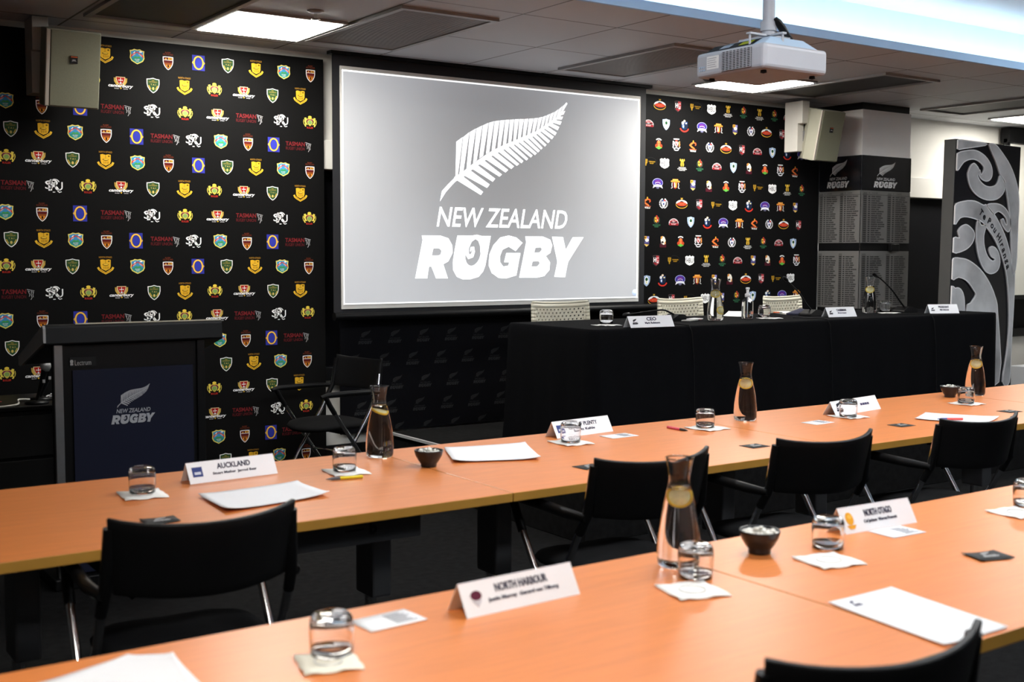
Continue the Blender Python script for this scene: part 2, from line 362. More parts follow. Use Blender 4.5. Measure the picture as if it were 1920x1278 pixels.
        for s_ in (1, -1):
            P.stroke([(s_*3.4, 3.6), (s_*3, 2.2), (s_*3.4, .8), (s_*2.8, -.8), (s_*3.6, -2), (s_*3, -3)], [1.4, 1.6, 1.3, 1.2, .9, .8], '#e6cf5a', 2)
            P.stroke([(s_*3, 2), (s_*1.9, 2.6)], .7, '#e6cf5a', 2).stroke([(s_*4.2, -1.6), (s_*4.7, .4), (s_*4.4, 2.2)], .35, '#e6cf5a', 1).stroke([(s_*2.8, -.8), (s_*1.8, -1.6)], .7, '#e6cf5a', 2)
        P.text('BULLER', 0, -3.8, w=4.6, h=1.3, col='#b8352c', lay=2, bold=.02)
    elif k == 'cant':
        for s_ in (1, -1):
            P.stroke([(s_*3.4, 3), (s_*3.1, 1), (s_*2, -.8), (s_*.6, -1.6)], [.5, .9, .9, .5], '#c7a24a', 1).stroke([(s_*2.7, 3), (s_*2.4, 1), (s_*1.4, -.6)], .3, '#e8cf80', 2)
        P.poly([(-2.6, 3.6), (2.6, 3.6), (2.3, 1.6), (1.2, -.4), (0, -1.2), (-1.2, -.4), (-2.3, 1.6)], '#e7d3a0', 2).poly([(-2.3, 3.3), (2.3, 3.3), (2, 1.6), (1, -.2), (0, -.9), (-1, -.2), (-2, 1.6)], '#a8271f', 3)
        P.stroke([(-1.3, 1.7), (1.3, 1.7)], .35, W, 4).stroke([(0, 3), (0, 1)], .3, W, 4).poly([(-1, -.3), (0, .9), (1, -.3)], '#2c3566', 4).ell(0, .1, .5, .5, W, 5)
        P.text('canterbury', 0, -1.7, w=13.6, h=2.3, col=W, lay=6, bold=.03, shear=.25)
        P.text('RUGBY', -2.2, -3.1, w=2.6, h=.5, col=W, lay=6).text('UNION', 2.6, -3.1, w=2.4, h=.5, col=W, lay=6).poly([(-.6, -2.6), (.6, -2.6), (0, -3.4)], G, 6)
    # right-hand banner
    elif k == 'a':
        P.poly([(-1, 6), (-.9, 4.2), (.9, 4.2), (1, 6), (.4, 5.2), (0, 6), (-.4, 5.2)], '#c59a3a', 1)
        P.ell(0, -.6, 6.2, 3.9, '#d9a93a', 1, 24).ell(0, -.2, 5.9, 3.7, '#1a1a1a', 2, 24).poly(arcp(0, .2, 6, 3.5, 0, 180, 14), '#e6ecf2', 3).poly([(-3, 1.2), (-.6, 3), (.2, 2.4), (.8, 2.8), (3, 1.2)], '#15181c', 4)
        P.ell(0, -.2, 5.2, 1.9, '#c8452c', 5, 24).text('A F C', 0, -.2, w=4.6, h=1.5, col='#e88a6a', lay=6)
    elif k == 'b':
        P.poly([(-3.4, 4.6), (0, 5.2), (3.4, 4.8), (3.4, -2.6), (0, -5.6), (-3.4, -3.2)], '#4a3a3c', 1).poly([(-3, 4), (-.2, 4.6), (-.2, -4.8), (-3, -2.8)], '#26262a', 2).poly([(.2, 4.6), (3, 4.2), (3, -2.4), (.2, -4.8)], '#b23b40', 2)
        P.text('H', -1.4, .6, w=2.6, h=4.4, col=W, lay=3, bold=.04).text('C', 1.5, .9, w=2.5, h=4, col='#e8b8b8', lay=3, bold=.03).poly([(-2.6, -2.2), (-.4, -2.2), (-.4, -4.6)], '#a8262c', 3).rect(.6, -2.6, 2.4, -1.4, '#e6e6e6', 3)
    elif k == 'c':
        P.text('U', -3.9, .6, w=3.1, h=4.4, col='#c49a32', lay=1, bold=.03).rect(-4.2, -3.2, -3.6, 3, '#c49a32', 1).poly([(-4.6, -1.8), (-3.2, -1.8), (-3.5, -3.4), (-4.3, -3.4)], '#c49a32', 1)
        P.text('TARANAKI', 2.2, .7, w=6.6, h=1.1, col='#b8922e', lay=1, bold=.02).text('RUGBY', 2.2, -.9, w=4, h=1.1, col='#b8922e', lay=1, bold=.02)
        P.stroke(arcp(1, 0, 6, 4.6, -30, 200, 16), .18, '#3a3a3a', 1)
    elif k == 'd':
        P.poly([(-4.8, 3.6), (-3, 4.6), (-1.6, 3.8), (0, 5), (1.6, 3.8), (3, 4.6), (4.8, 3.6), (4.4, 1), (4.8, -2), (3, -3.8), (0, -5), (-3, -3.8), (-4.8, -2), (-4.4, 1)], W, 1)
        P.text('HBU', 0, 0, w=7, h=4.4, col='#18181a', lay=2, bold=.0).rect(-3.5, -1.6, -3.1, 3, '#18181a', 2)
    elif k == 'e':
        P.stroke([(-1.8, 5), (-2.2, 3.6), (-.6, 3), (-.8, 1), (-1.2, -.6), (-.8, -2)], [1.2, 1, 1.4, 1.6, 1.4, .9], '#d0a83a', 1).stroke([(1.8, 5), (2.2, 3.6), (.6, 3), (.8, 1), (1.2, -.6), (.8, -2)], [1.2, 1, 1.4, 1.6, 1.4, .9], '#d0a83a', 1).ell(0, 4, .9, 1, '#e0bd56', 2).ell(0, 1.4, .8, 1, '#8a6a18', 2)
        for i, (t, ww) in enumerate((('WELLINGTON', 7.6), ('RUGBY FOOTBALL', 9.6), ('UNION INC', 6.4))): P.text(t, 0, -3.2-1.25*i, w=ww, h=.9, col=W, lay=1, bold=.02)
    elif k == 'f':
        P.ell(0, 1.4, 3.1, 3.6, '#4e6a58', 1).ell(0, 1.4, 2.7, 3.3, '#181c1a', 2).poly([(-2, 4), (0, 4), (0, -1.2), (-2, 0)], '#d9a93a', 3).poly([(0, 4), (2, 4), (2, 0), (0, -1.2)], '#b8342c', 3).ell(0, 5, .8, .8, '#b8342c', 2).rect(-1.6, 1.4, -.5, 2.6, '#2a2416', 4).rect(.5, .4, 1.4, 2, '#e8c9a0', 4)
        P.text('MANAWATU', 0, -3.4, w=7.6, h=1.3, col='#3f7a58', lay=1, bold=.03).text('RUGBY', 0, -5, w=4.4, h=1.2, col='#3f7a58', lay=1, bold=.03)
    elif k == 'g':
        P.poly(arcp(0, -3, 5.6, 6.4, 25, 155, 12)+[(-5, -2.6), (5, -2.6)], '#d8d2d2', 1).poly(arcp(0, -3, 5.1, 5.8, 28, 152, 12)+arcp(0, -3, 4.6, 3.6, 140, 40, 8), '#8f2a34', 2)
        P.text('POVERTY BAY', 0, 1.5, w=7.4, h=1.1, col='#e0b8b8', lay=3, bold=.02).poly([(-4.2, -.9), (-2, .3), (0, -.3), (2, .5), (4.2, -.9)], '#1c1c1e', 3).rect(-4.8, -3.2, 4.8, -1.1, '#8f2028', 3).text('RUGBY', 0, -2.1, w=5, h=1.1, col='#e8c8c8', lay=4, bold=.02)
    elif k == 'h':
        P.poly(shield(7.4, 10.4), '#b4c8e4', 1).poly(shield(6.2, 9), '#8fa9d2', 2).ell(0, .2, 2.1, 3.9, '#f0f2f4', 3).ell(0, 1.3, 1.3, 1.6, '#1c4a2a', 4).rect(-.6, -2.8, .6, -.6, '#e0dcb0', 4)
    elif k == 'i':
        P.ell(0, 4.6, 1.1, 1.1, '#e8d2b8', 3).ell(-1.7, 2.6, 1.3, 1.5, '#e4e6ea', 3).poly([(.4, 3.2), (3, 4.2), (3, 1.8), (.4, 1.8)], '#2e4a8c', 3).ell(1.7, 2.5, .9, .7, '#e6dc9a', 4).ell(0, 0, 3.4, 3.8, '#1d2b4c', 2).poly([(-2.6, 1), (0, 1), (-.4, -2.8), (-2.2, -1.6)], '#3a5f9c', 3).ell(-1.2, -.6, .7, 1.2, '#dfe6ee', 4).rect(.6, -2, 2.4, .8, '#22262e', 3)
        P.stroke(arcp(0, -1.4, 4.4, 4, 195, 345, 10), 1.3, '#c8382f', 3)
    elif k == 'j':
        P.ell(0, .8, 5.4, 4.2, '#a8a8d8', 1, 22).ell(0, .8, 4.9, 3.7, '#37308f', 2, 22).ell(0, 1.6, 3.2, 1.9, '#6a3288', 3).stroke(arcp(0, -1, 3, 2.2, 20, 160), .5, '#c4c8e8', 4)
        P.poly([(-5.2, -4.6), (-4, -1.4), (-2, -.9), (0, -.7), (2, -.9), (4, -1.4), (5.2, -4.6), (3.4, -3.4), (1.6, -2.8), (-1.6, -2.8), (-3.4, -3.4)], '#e6e8ee', 4).ell(0, -4, 1.6, .9, '#6a6a86', 3)
    elif k == 'k':
        P.poly([(-2.8, 4.8), (2.8, 4.8), (3, 3.4), (4.6, 3.2), (4.6, 1.8), (-4.6, 1.8), (-4.6, 3.2), (-3, 3.4)], '#e08f3c', 2).rect(-2.6, 3.9, 2.6, 4.4, '#f0c068', 3).poly([(-2.4, 2), (2.4, 2), (1.8, -3.2), (0, -4.8), (-1.8, -3.2)], '#8f2420', 2)
        P.stroke([(-.9, 1.4), (-.6, -.6), (-.7, -3.2)], 1.1, '#e8dcc8', 3).stroke([(.9, 1.6), (.7, -.4), (.6, -3.4)], 1.1, '#d8a83c', 3)
        for s_ in (1, -1): P.stroke([(s_*3.2, 1.2), (s_*3.6, -1.2), (s_*3, -3.4), (s_*4.4, -4.2)], .6, '#e0e0e0', 2)
    elif k == 'l':
        P.poly([(-2.8, 5), (2.8, 4.8), (2.8, -3), (0, -5.4), (-2.8, -3.4)], '#3f3a62', 1).rect(-2.6, 1.8, .2, 4.8, '#e0a83c', 2).rect(.4, 2.2, 2.6, 4.6, '#8a86c0', 2).ell(.4, 1, 1.9, 1.6, '#eceae4', 3).ell(-1.4, 3.4, .7, .7, '#4a3410', 3).poly([(-2.6, -2.6), (2.4, -3.2), (0, -5.2)], '#e8c060', 2).rect(-2.4, -2, 2.4, -.6, '#5a5690', 2)
    elif k == 'm':
        for s_ in (1, -1):
            for i in range(8):
                a = math.radians(-70+i*19); P.ell(s_*3.9*math.cos(a), 4.4*math.sin(a)-.2, .75, .45, W, 1, 8)
        P.poly(shield(4.6, 6, 0, -.4), '#dfe2ea', 2).ell(0, -.6, .9, 1, '#3a4a80', 3).rect(-1.9, 1.6, -.2, 3.4, '#3a4a80', 3).rect(.2, 1.8, 1.9, 3.6, '#c03838', 3).ell(-1.6, 3.9, .7, .6, W, 3).ell(1.6, 4, .7, .6, W, 3).poly([(-1.4, -2.6), (1.4, -2.6), (0, -4.6)], W, 2)
    elif k == 'n':
        P.rect(-3.4, -5.4, 3.4, -2, '#4a1c26', 1).poly([(-2.6, 2), (-2.4, 4.8), (-.6, 5.4), (1.4, 4.4), (2.6, 1.6), (2.8, -2), (.6, -3), (-1.8, -1.6)], '#ece6dc', 2).poly([(-2.6, 2.4), (-2.2, 4.9), (-.4, 5.4), (-.6, 3.6), (-1.8, 2.6)], '#e0963c', 3).poly([(1.2, -2.6), (2.7, -1.8), (2.6, .8), (1.8, -.4)], '#e0963c', 3).poly([(-1.8, .2), (.4, .8), (.2, -.2), (1.4, -1), (-.4, -1.2), (-.8, -2), (-1.8, -1.2)], '#26201e', 3)
    elif k == 'o':
        P.stroke(arcp(0, 0, 4, 5, 50, 130, 8), .9, W, 1).text('1883', 0, 3.4, w=2, h=.7, col=W, lay=1)
        P.ell(0, 1.4, 2, 1.9, '#d8562c', 2).ell(0, 1.8, 1.1, 1, '#ef8a4c', 3).ell(-1.8, -1.6, 1.9, 1.9, '#b84428', 2).ell(1.8, -1.6, 1.9, 1.9, '#b84428', 2).ell(0, -1, 1.2, 1.6, '#e07a48', 3).poly([(-3.4, -3.4), (-1.4, -2.6), (0, -1.8), (1.4, -2.6), (3.4, -3.4), (1.6, -4.2), (0, -5), (-1.6, -4.2)], '#5faf48', 4)
    elif k == 'p':
        P.rect(-2.9, 5.2, 2.9, 6.2, W, 1).rect(-1.2, 3.2, 1.2, 4.8, '#a8483c', 2).poly(shield(4, 5, 0, .8), '#e8dede', 2).stroke([(-1.6, 2.6), (1.4, -1)], .8, '#b83a36', 3).stroke([(1.4, 2.6), (-1.2, -.6)], .6, '#b83a36', 3)
        P.stroke([(-3.2, 3.8), (-3, 2), (-3.4, .4), (-2.8, -1.4)], [1.2, 1.5, 1.3, .9], '#e8e8ec', 2).stroke([(3.2, 3.8), (3, 2), (3.4, .4), (2.8, -1.4)], [1.2, 1.5, 1.3, .9], '#d88a4c', 2)
        P.stroke([(-4, -1.6), (-2.4, -3.4), (-.8, -2.6), (.8, -2.6), (2.4, -3.4), (4, -1.6)], .9, '#e2e4e8', 3).stroke(arcp(0, -3.6, 2.4, 1.4, 200, 340, 8), .9, '#e2e4e8', 3)
    elif k == 'q':
        P.stroke([(.2, 5.2), (.6, 3.6), (-1.4, 2.4), (-3, .8), (-1.2, -.8), (1, -2), (2, -2.8)], [.6, 1.2, 1.8, 1.9, 1.7, 1.3, .9], '#e0743a', 2).stroke([(.6, 3.6), (2.8, 2.8), (3.2, 1.4), (2.2, .6)], [1.2, 1.4, 1, .6], '#d05a34', 2).ell(.3, 4.6, .6, 1, '#e6a83c', 3).rect(-3.8, -3.4, 3.8, -2.9, '#d0603a', 2)
        P.text('W.R.U', 0, -4.6, w=6.2, h=1.7, col=W, lay=2, bold=.04)
    return P
# ------------------------------------------------------------------ the room
WY, CZ, TZ, HZ, DZ = 6.60, 2.64, .72, 1.04, .315     # back wall, ceiling, table top, head table top, stage
def stage_bits():
    fl = MB().box(-3.4, 12, -4.2, 6.9, -.06, 0); struct(fl.build('floor', carpet))
    m = MB(); m.box(-3.4, 12, WY, WY+.15, 0, .67).box(-3.4, 12, WY, WY+.15, 1.95, 2.9); m.box(-3.4, 12, WY+.1, WY+.15, .67, 1.95, 1)
    struct(m.build('wall_back', [white_wall, black_wall]))
    m = MB(); m.box(-3.4, 12, WY+.05, WY+.07, .74, 1.94, 0)
    for x in (-2, 0, 2, 4, 6, 8, 9.5, 11): m.box(x-.025, x+.025, WY+.03, WY+.09, .74, 1.94, 1)
    struct(m.build('window_1', [dark_glass, black_plastic]))
    struct(MB().box(-3.4, 12, WY-.035, WY, 1.95, 2.125).build('trim_1', white_wall, bevel=.004))
    struct(MB().box(-3.4, 12, WY-.03, WY+.1, .665, .745).build('trim_2', black_plastic, bevel=.004))
    struct(MB().box(-3.4, 12, WY-.02, WY, 0, .26).build('baseboard_back', black_plastic, bevel=.003))
    struct(MB().box(-3.55, -3.4, -4.2, 6.9, 0, 2.9).build('wall_left', mat('dark wall paint', (.25, .25, .25), .8, var=.03)))
    struct(MB().box(12, 12.15, -4.2, 6.9, 0, 2.9).build('wall_right', white_wall))
    struct(MB().box(-3.55, 12.15, -4.35, -4.2, 0, 3.2).build('wall_front', mat('grey wall paint', (.58, .57, .56), .8, var=.03)))
stage_bits()
# ceiling of square metal tiles, with a raised coffer over the delegate tables
CX0, CX1, CY0, CY1 = 2.0, 9.0, -1.5, 4.5
cm = bpy.data.materials.new('ceiling tiles'); cm.use_nodes = True
nt = cm.node_tree; b = nt.nodes['Principled BSDF']; b.inputs['Roughness'].default_value = .55
tc = nt.nodes.new('ShaderNodeTexCoord'); mp = nt.nodes.new('ShaderNodeMapping'); mp.inputs['Location'].default_value = (-2.255+.61*8, -4.92+.73*12, 0)
br = nt.nodes.new('ShaderNodeTexBrick'); br.offset = 0; br.inputs['Scale'].default_value = 1; br.inputs['Brick Width'].default_value = .61; br.inputs['Row Height'].default_value = .73
br.inputs['Mortar Size'].default_value = .006; br.inputs['Mortar Smooth'].default_value = .0; br.inputs['Color1'].default_value = (.52, .54, .575, 1); br.inputs['Color2'].default_value = (.55, .57, .605, 1); br.inputs['Mortar'].default_value = (.09, .09, .09, 1)
nt.links.new(tc.outputs['Object'], mp.inputs[0]); nt.links.new(mp.outputs[0], br.inputs['Vector']); nt.links.new(br.outputs['Color'], b.inputs['Base Color'])
m = MB()
for x0, x1, y0, y1 in ((-3.4, CX0, -4.2, WY), (CX1, 12, -4.2, WY), (CX0, CX1, CY1, WY), (CX0, CX1, -4.2, CY0)): m.box(x0, x1, y0, y1, CZ, CZ+.02)
struct(m.build('ceiling', cm))
m = MB()
e = .30; zt = 2.96
for x0, x1, y0, y1 in ((CX0-e, CX1+e, CY1+e, CY1+e+.03), (CX0-e, CX1+e, CY0-e-.03, CY0-e), (CX0-e-.03, CX0-e, CY0-e, CY1+e), (CX1+e, CX1+e+.03, CY0-e, CY1+e)): m.box(x0, x1, y0, y1, CZ+.02, zt+.03)
m.box(CX0-e-.03, CX1+e+.03, CY0-e-.03, CY1+e+.03, zt, zt+.03)
struct(m.build('ceiling_coffer', coffer_m))
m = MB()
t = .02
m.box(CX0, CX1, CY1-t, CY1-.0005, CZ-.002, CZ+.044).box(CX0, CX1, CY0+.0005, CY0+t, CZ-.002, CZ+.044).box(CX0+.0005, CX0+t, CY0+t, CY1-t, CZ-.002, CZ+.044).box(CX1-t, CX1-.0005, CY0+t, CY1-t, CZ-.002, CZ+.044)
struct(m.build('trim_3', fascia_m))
for i, (x0, x1, y0, y1) in enumerate(((CX0, CX1, CY1+.12, CY1+.16), (CX0, CX1, CY0-.16, CY0-.12), (CX0-.16, CX0-.12, CY0, CY1), (CX1+.12, CX1+.16, CY0, CY1))):
    o = MB().box(x0, x1, y0, y1, CZ+.022, CZ+.042).build('cove_lamp', cove_em)
    tag(o, 'linear cove lamp hidden behind the %s lip of the raised ceiling coffer' % ('stage-side', 'rear', 'lectern-side', 'whiteboard-side')[i], 'lamp', 'cove lamps')

# ceiling lamps
def ceiling_light():
    t = thing('ceiling_light', '', 'ceiling light')
    MB().box(-.284, .284, -.284, .284, -.018, -.001).build('diffuser', panel_em, t)
    f = MB()
    for x0, x1, y0, y1 in ((-.305, .305, .285, .305), (-.305, .305, -.305, -.285), (-.305, -.285, -.285, .285), (.285, .305, -.285, .285)): f.box(x0, x1, y0, y1, -.014, 0)
    f.build('frame', tile_light, t); return t
cl = ceiling_light()
for i, (x, y, l) in enumerate(((2.545, 5.915, 'square lit ceiling panel above the left crest banner'), (6.135, 5.895, 'square lit ceiling panel behind the white projector'), (9.66, 5.9, 'square lit ceiling panel above the carved display panel at far right'),
                               (.35, 1.0, 'added square ceiling panel over the camera position, out of view'),)):  # last panel is added out of view to brighten the left tables
    place(cl, i == 0, (x, y, CZ), 0, l, 'square ceiling lights')
def added_coffer_light():  # added panels, out of view, to put more downlight on the tables
    t = thing('added_coffer_light', '', 'ceiling light')
    MB().box(-.58, .58, -.28, .28, -.03, -.02).build('diffuser', added_coffer_em, t)
    f = MB()
    for x0, x1, y0, y1 in ((-.6, .6, .28, .3), (-.6, .6, -.3, -.28), (-.6, -.58, -.28, .28), (.58, .6, -.28, .28)): f.box(x0, x1, y0, y1, -.04, 0)
    f.build('frame', tile_light, t); return t
cl2 = added_coffer_light()
for i, (x, y, l) in enumerate(((2.75, 2.4, 'added unseen light panel in the raised coffer over the NORTH HARBOUR table'), (5.0, 2.4, 'added unseen light panel in the raised coffer over the NORTH OTAGO table'), (7.5, 3.2, 'added unseen light panel in the raised coffer, right of the delegate tables'), (3.6, -.5, 'added unseen light panel in the raised coffer behind the camera'))):
    place(cl2, i == 0, (x, y, zt), 0, l, 'added lights in the coffer')
# return-air grilles
def air_vent(w_, d_, grille=True):
    t = thing('air_vent', '', 'vent')
    f = MB(); k = .03
    for x0, x1, y0, y1 in ((0, w_, d_-k, d_), (0, w_, 0, k), (0, k, k, d_-k), (w_-k, w_, k, d_-k)): f.box(x0, x1, y0, y1, -.016, 0)
    f.build('frame', mat('vent frame', (.3, .3, .3), .45, var=.05), t)
    g = MB(); g.box(k, w_-k, k, d_-k, -.003, -.001, 1)
    if grille:
        n = 62
        for i in range(n):
            y = k+(d_-2*k)*(i+.5)/n; g.box(k, w_-k, y-.0042, y+.0042, -.011, -.003)
    g.build('grille' if grille else 'panel', [mat('vent slats', (.24, .235, .23), .45, var=.05), mat('vent interior', (.035, .035, .035), .6, var=.1)], t)
    return t
for x, y, wv, dv, g, l in ((2.87, 5.08, .57, 1.1, True, 'slatted ceiling air grille between the lit panel and the projection screen'), (4.64, 5.08, .57, 1.1, True, 'slatted ceiling air grille above the screen, left of the projector'), (6.50, 5.07, .58, 1.1, False, 'dark ceiling air panel right of the projector'),
                       (8.33, 5.1, .57, 1.05, False, 'dark ceiling air panel above the honours pillar'), (1.67, 5.1, .57, 1.1, False, 'dark ceiling air panel over the left speaker, beside the lit panel')):
    air_vent(wv, dv, g).location = (x, y, CZ)
for o in bpy.data.objects:
    if o.name.startswith('air_vent'): o['group'] = 'ceiling air vents'
_v = [o for o in bpy.data.objects if o.name.startswith('air_vent')]
for o, l in zip(sorted(_v, key=lambda o: o.location.x), ('dark ceiling air panel over the left speaker, beside the lit panel', 'slatted ceiling air grille between the lit panel and the projection screen', 'slatted ceiling air grille partly hidden behind the projector', 'dark ceiling air panel right of the white projector', 'dark ceiling air panel above the honours-board pillar')): o['label'] = l
t = thing('fire_sprinkler', 'small metal fire sprinkler on the ceiling beside the left lit panel', 'sprinkler', (2.59, 5.45, CZ))
MB().lathe([(0, 0), (.042, 0), (.042, -.004), (.02, -.012), (0, -.012)]).build('escutcheon', tile_light, t)
MB().tube([(0, 0, -.01), (0, 0, -.04)], .008).build('stem', chrome, t)
MB().lathe([(0, -.04), (.022, -.04), (.022, -.044), (0, -.046)]).build('deflector', chrome, t)

# low stage under the head table
t = thing('low_stage', 'low black carpeted stage under the head table', 'stage', (3.6, 4.55, 0))
MB().box(0, 3.98, 0, 1.99, 0, DZ).build('deck', carpet, t, bevel=.004)
e_ = MB().box(-.012, .006, 0, 1.99, DZ-.012, DZ+.003).build('edge_strip', mat('pale nosing strip', (.45, .45, .45), .5, var=.05), t)
e_['label'] = 'pale nosing strip along the stage edge'

# ------------------------------------------------------------------ printed banners
BY = 6.55
LEFT = '''otagon 197,103 coast 257,106 brown 315,115 oval 372,118 green 427,123 otagon 480,131 coast 532,135 brown 582,139
buller 172,150 cant 226,156 green 287,160 otagon 346,163 buller 402,169 cant 457,174 green 511,179 otagon 563,182
coast 10,188 brown 78,197 oval 150,201 tasman 217,204 monogram 284,208 buller 347,213 cant 408,216 tasman 467,221 monogram 526,226 buller 581,230
green 20,241 otagon 81,244 coast 141,248 brown 199,251 oval 256,256 tasman 309,259 monogram 362,263 coast 414,265 brown 465,267 oval 513,271 tasman 559,273
buller 12,294 cant 72,296 green 136,299 otagon 198,302 coast 258,305 brown 316,307 oval 372,310 green 426,313 otagon 480,315 coast 531,317 brown 581,320
tasman 32,346 monogram 100,348 buller 165,350 cant 227,352 green 287,354 otagon 346,356 buller 402,358 cant 457,360 green 511,362 otagon 563,364
coast 10,397 brown 79,398 oval 150,400 tasman 217,402 monogram 284,404 buller 347,405 cant 408,406 tasman 467,407 monogram 525,409 buller 580,410
green 21,448 otagon 82,449 coast 142,450 brown 200,450 oval 255,451 tasman 309,451 monogram 362,452 coast 413,452 brown 463,453 oval 511,453 tasman 558,453
buller 12,499 cant 72,499 green 136,499 otagon 198,499 coast 258,499 brown 315,499 oval 371,499 green 425,499 otagon 478,499 coast 529,499 brown 579,499
tasman 33,550 monogram 101,549 buller 166,549 cant 228,548 green 289,548 otagon 347,547 buller 403,546 cant 458,545 green 512,545 otagon 563,544
coast 10,601 brown 80,600 oval 151,598 tasman 218,596 monogram 284,594 buller 346,593 cant 407,591 tasman 464,590 monogram 522,588 buller 577,586
green 23,652 otagon 82,650 coast 142,648 brown 200,646 oval 255,643 tasman 308,641 monogram 361,639 coast 412,637 brown 461,635 oval 509,633 tasman 555,631
buller 13,702 cant 72,699 green 136,697 otagon 198,694 coast 258,691 brown 315,688 oval 370,685 green 424,682 otagon 476,679 coast 526,676 brown 576,674
tasman 33,752 monogram 101,748 buller 166,745 cant 228,740 green 288,737 otagon 346,733 buller 402,728 cant 457,725 green 510,721 otagon 561,718
coast 12,803 brown 80,799 oval 151,795 tasman 218,790 monogram 284,785 buller 345,780 cant 403,775 tasman 460,770 monogram 520,765 buller 574,761
green 24,853 otagon 82,849 coast 142,843 brown 200,838 oval 255,833 tasman 308,828 monogram 361,823 coast 410,818 brown 459,814 oval 508,810 tasman 552,806
otagon 198,888 coast 257,882 brown 314,876 oval 369,869 green 423,862 otagon 475,858 coast 524,852 brown 574,848'''
RIGHT = '''a 1237,197 b 1271,199 c 1304,201 d 1334,205 e 1365,208 f 1394,211 e 1424,214 f 1452,217 g 1477,220
g 1216,231 h 1249,233 i 1283,236 j 1316,239 k 1347,241 l 1378,243 m 1408,246 a 1437,249 b 1466,252
o 1235,270 p 1268,272 q 1299,274 m 1331,276 a 1361,279 b 1391,281 g 1420,284 h 1448,286 i 1476,289 j 1503,291
c 1218,304 d 1246,306 e 1279,308 f 1312,310 g 1344,312 h 1375,314 n 1404,316 o 1434,318 p 1463,320 q 1490,322
j 1233,344 k 1266,345 l 1299,347 n 1329,349 o 1361,350 p 1391,351 c 1421,352 d 1448,354 e 1476,355 f 1503,357
q 1213,380 m 1244,381 a 1278,382 b 1311,383 c 1343,384 d 1374,385 i 1404,386 j 1434,387 k 1463,388 l 1491,389
f 1231,415 g 1263,416 h 1295,416 i 1326,417 j 1356,418 k 1386,419 q 1414,420 m 1442,420 a 1469,421 b 1497,422
l 1212,452 n 1243,453 o 1276,453 p 1309,453 q 1341,454 m 1372,454 e 1402,455 f 1431,455 g 1460,455 h 1487,456
b 1230,488 c 1262,488 d 1293,488 e 1324,488 f 1354,488 g 1383,488 l 1412,488 n 1439,488 o 1466,488 p 1493,488
h 1212,526 i 1242,525 j 1275,525 k 1307,524 l 1339,524 n 1368,523 a 1398,523 b 1427,522 c 1455,522 d 1482,521
a 1226,562 b 1259,561 c 1292,560 d 1322,559 l 1353,558 f 1381,556 h 1411,555 i 1439,554 j 1466,553 k 1493,552'''
CR = {}
SC = dict(green=(.87, .87), otagon=(.87, .87), coast=(.87, .87), brown=(.89, .89), oval=(1.04, .9), tasman=(1.08, 1.05), monogram=(.94, .8), buller=(.9, .78), cant=(.98, .95))
def banner(name, rows, x0, x1, z0, z1, scale, label, base):
    mb = MB(); mb.box(x0, x1, BY, BY+.012, z0, z1, 0, col=base)
    for row in rows.split('\n'):
        t_ = row.split()
        for k, p in zip(t_[::2], t_[1::2]):
            px, py = map(float, p.split(',')); q = on_y(px, py, BY)
            if k not in CR: CR[k] = crest(k)
            sx, sz = (v*.01*scale for v in SC.get(k, (.95, .77)))
            if q.x+.12 < x0 or q.z-.05 < z0 or q.z > z1: continue
            CR[k].emit(mb, (q.x, BY, q.z), (sx, 0, 0), (0, 0, sz), clip=((x0-q.x)/sx, (x1-q.x)/sx, (z0-q.z)/sz, (z1-q.z)/sz))
    return tag(mb.build(name, banner_print), label, 'banner')
banner('crest_banner', LEFT, -.9, 3.16, .03, 2.60, 1.0, 'black wall banner left of the screen printed with rows of coloured crests', (.0062, .006, .006))
banner('crest_banner', RIGHT, 5.68, 7.585, .34, 2.60, 1.0, 'black wall banner right of the screen printed with small club crests', (.0062, .006, .0063))
mb = MB(); mb.box(3.26, 5.62, BY+.001, BY+.013, .325, 1.1, 0, col=(.0055, .0055, .007))
P = Print(); small_fern(P, 0, -.075, .10, (.032, .032, .034))
for r, z in enumerate((.925, .78, .632, .482, .335)):
    for i in range(-1, 13):
        x = (3.432, 3.562, 3.654, 3.611, 3.67)[r]+.2095*i
        if 3.32 < x < 5.58: P.emit(mb, (x, BY+.001, z+.03), (1, 0, 0), (0, 0, 1), clip=(-1, 1, max(-1, .327-z-.03), 1))
tag(mb.build('logo_banner', banner_print), 'black banner below the screen with faint grey fern logos', 'banner')

# ------------------------------------------------------------------ projection screen
SY = 6.45
t = thing('projection_screen', 'large pull-down projection screen showing a white fern logo', 'projection screen', (4.4, SY, 1.05))
def sc_box(x0, x1, y0, y1, z0, z1, m=0): return MB().box(x0-4.4, x1-4.4, y0-SY, y1-SY, z0-1.05, z1-1.05, m)
sc_box(3.172, 5.632, SY+.004, SY+.010, 1.06, 2.628).build('black_border', mat('black screen border', (.011, .011, .014), .7, var=.1), t)
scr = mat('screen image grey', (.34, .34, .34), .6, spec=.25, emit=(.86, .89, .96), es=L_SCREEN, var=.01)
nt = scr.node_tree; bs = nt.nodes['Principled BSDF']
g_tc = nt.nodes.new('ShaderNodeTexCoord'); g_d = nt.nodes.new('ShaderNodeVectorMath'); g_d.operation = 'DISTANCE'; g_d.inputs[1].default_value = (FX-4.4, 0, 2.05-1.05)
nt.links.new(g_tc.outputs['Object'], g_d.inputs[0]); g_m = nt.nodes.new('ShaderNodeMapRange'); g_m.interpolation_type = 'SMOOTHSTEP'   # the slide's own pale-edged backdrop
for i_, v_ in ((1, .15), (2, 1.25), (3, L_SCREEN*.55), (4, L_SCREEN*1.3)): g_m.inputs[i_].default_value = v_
nt.links.new(g_d.outputs['Value'], g_m.inputs[0]); nt.links.new(g_m.outputs[0], bs.inputs['Emission Strength'])
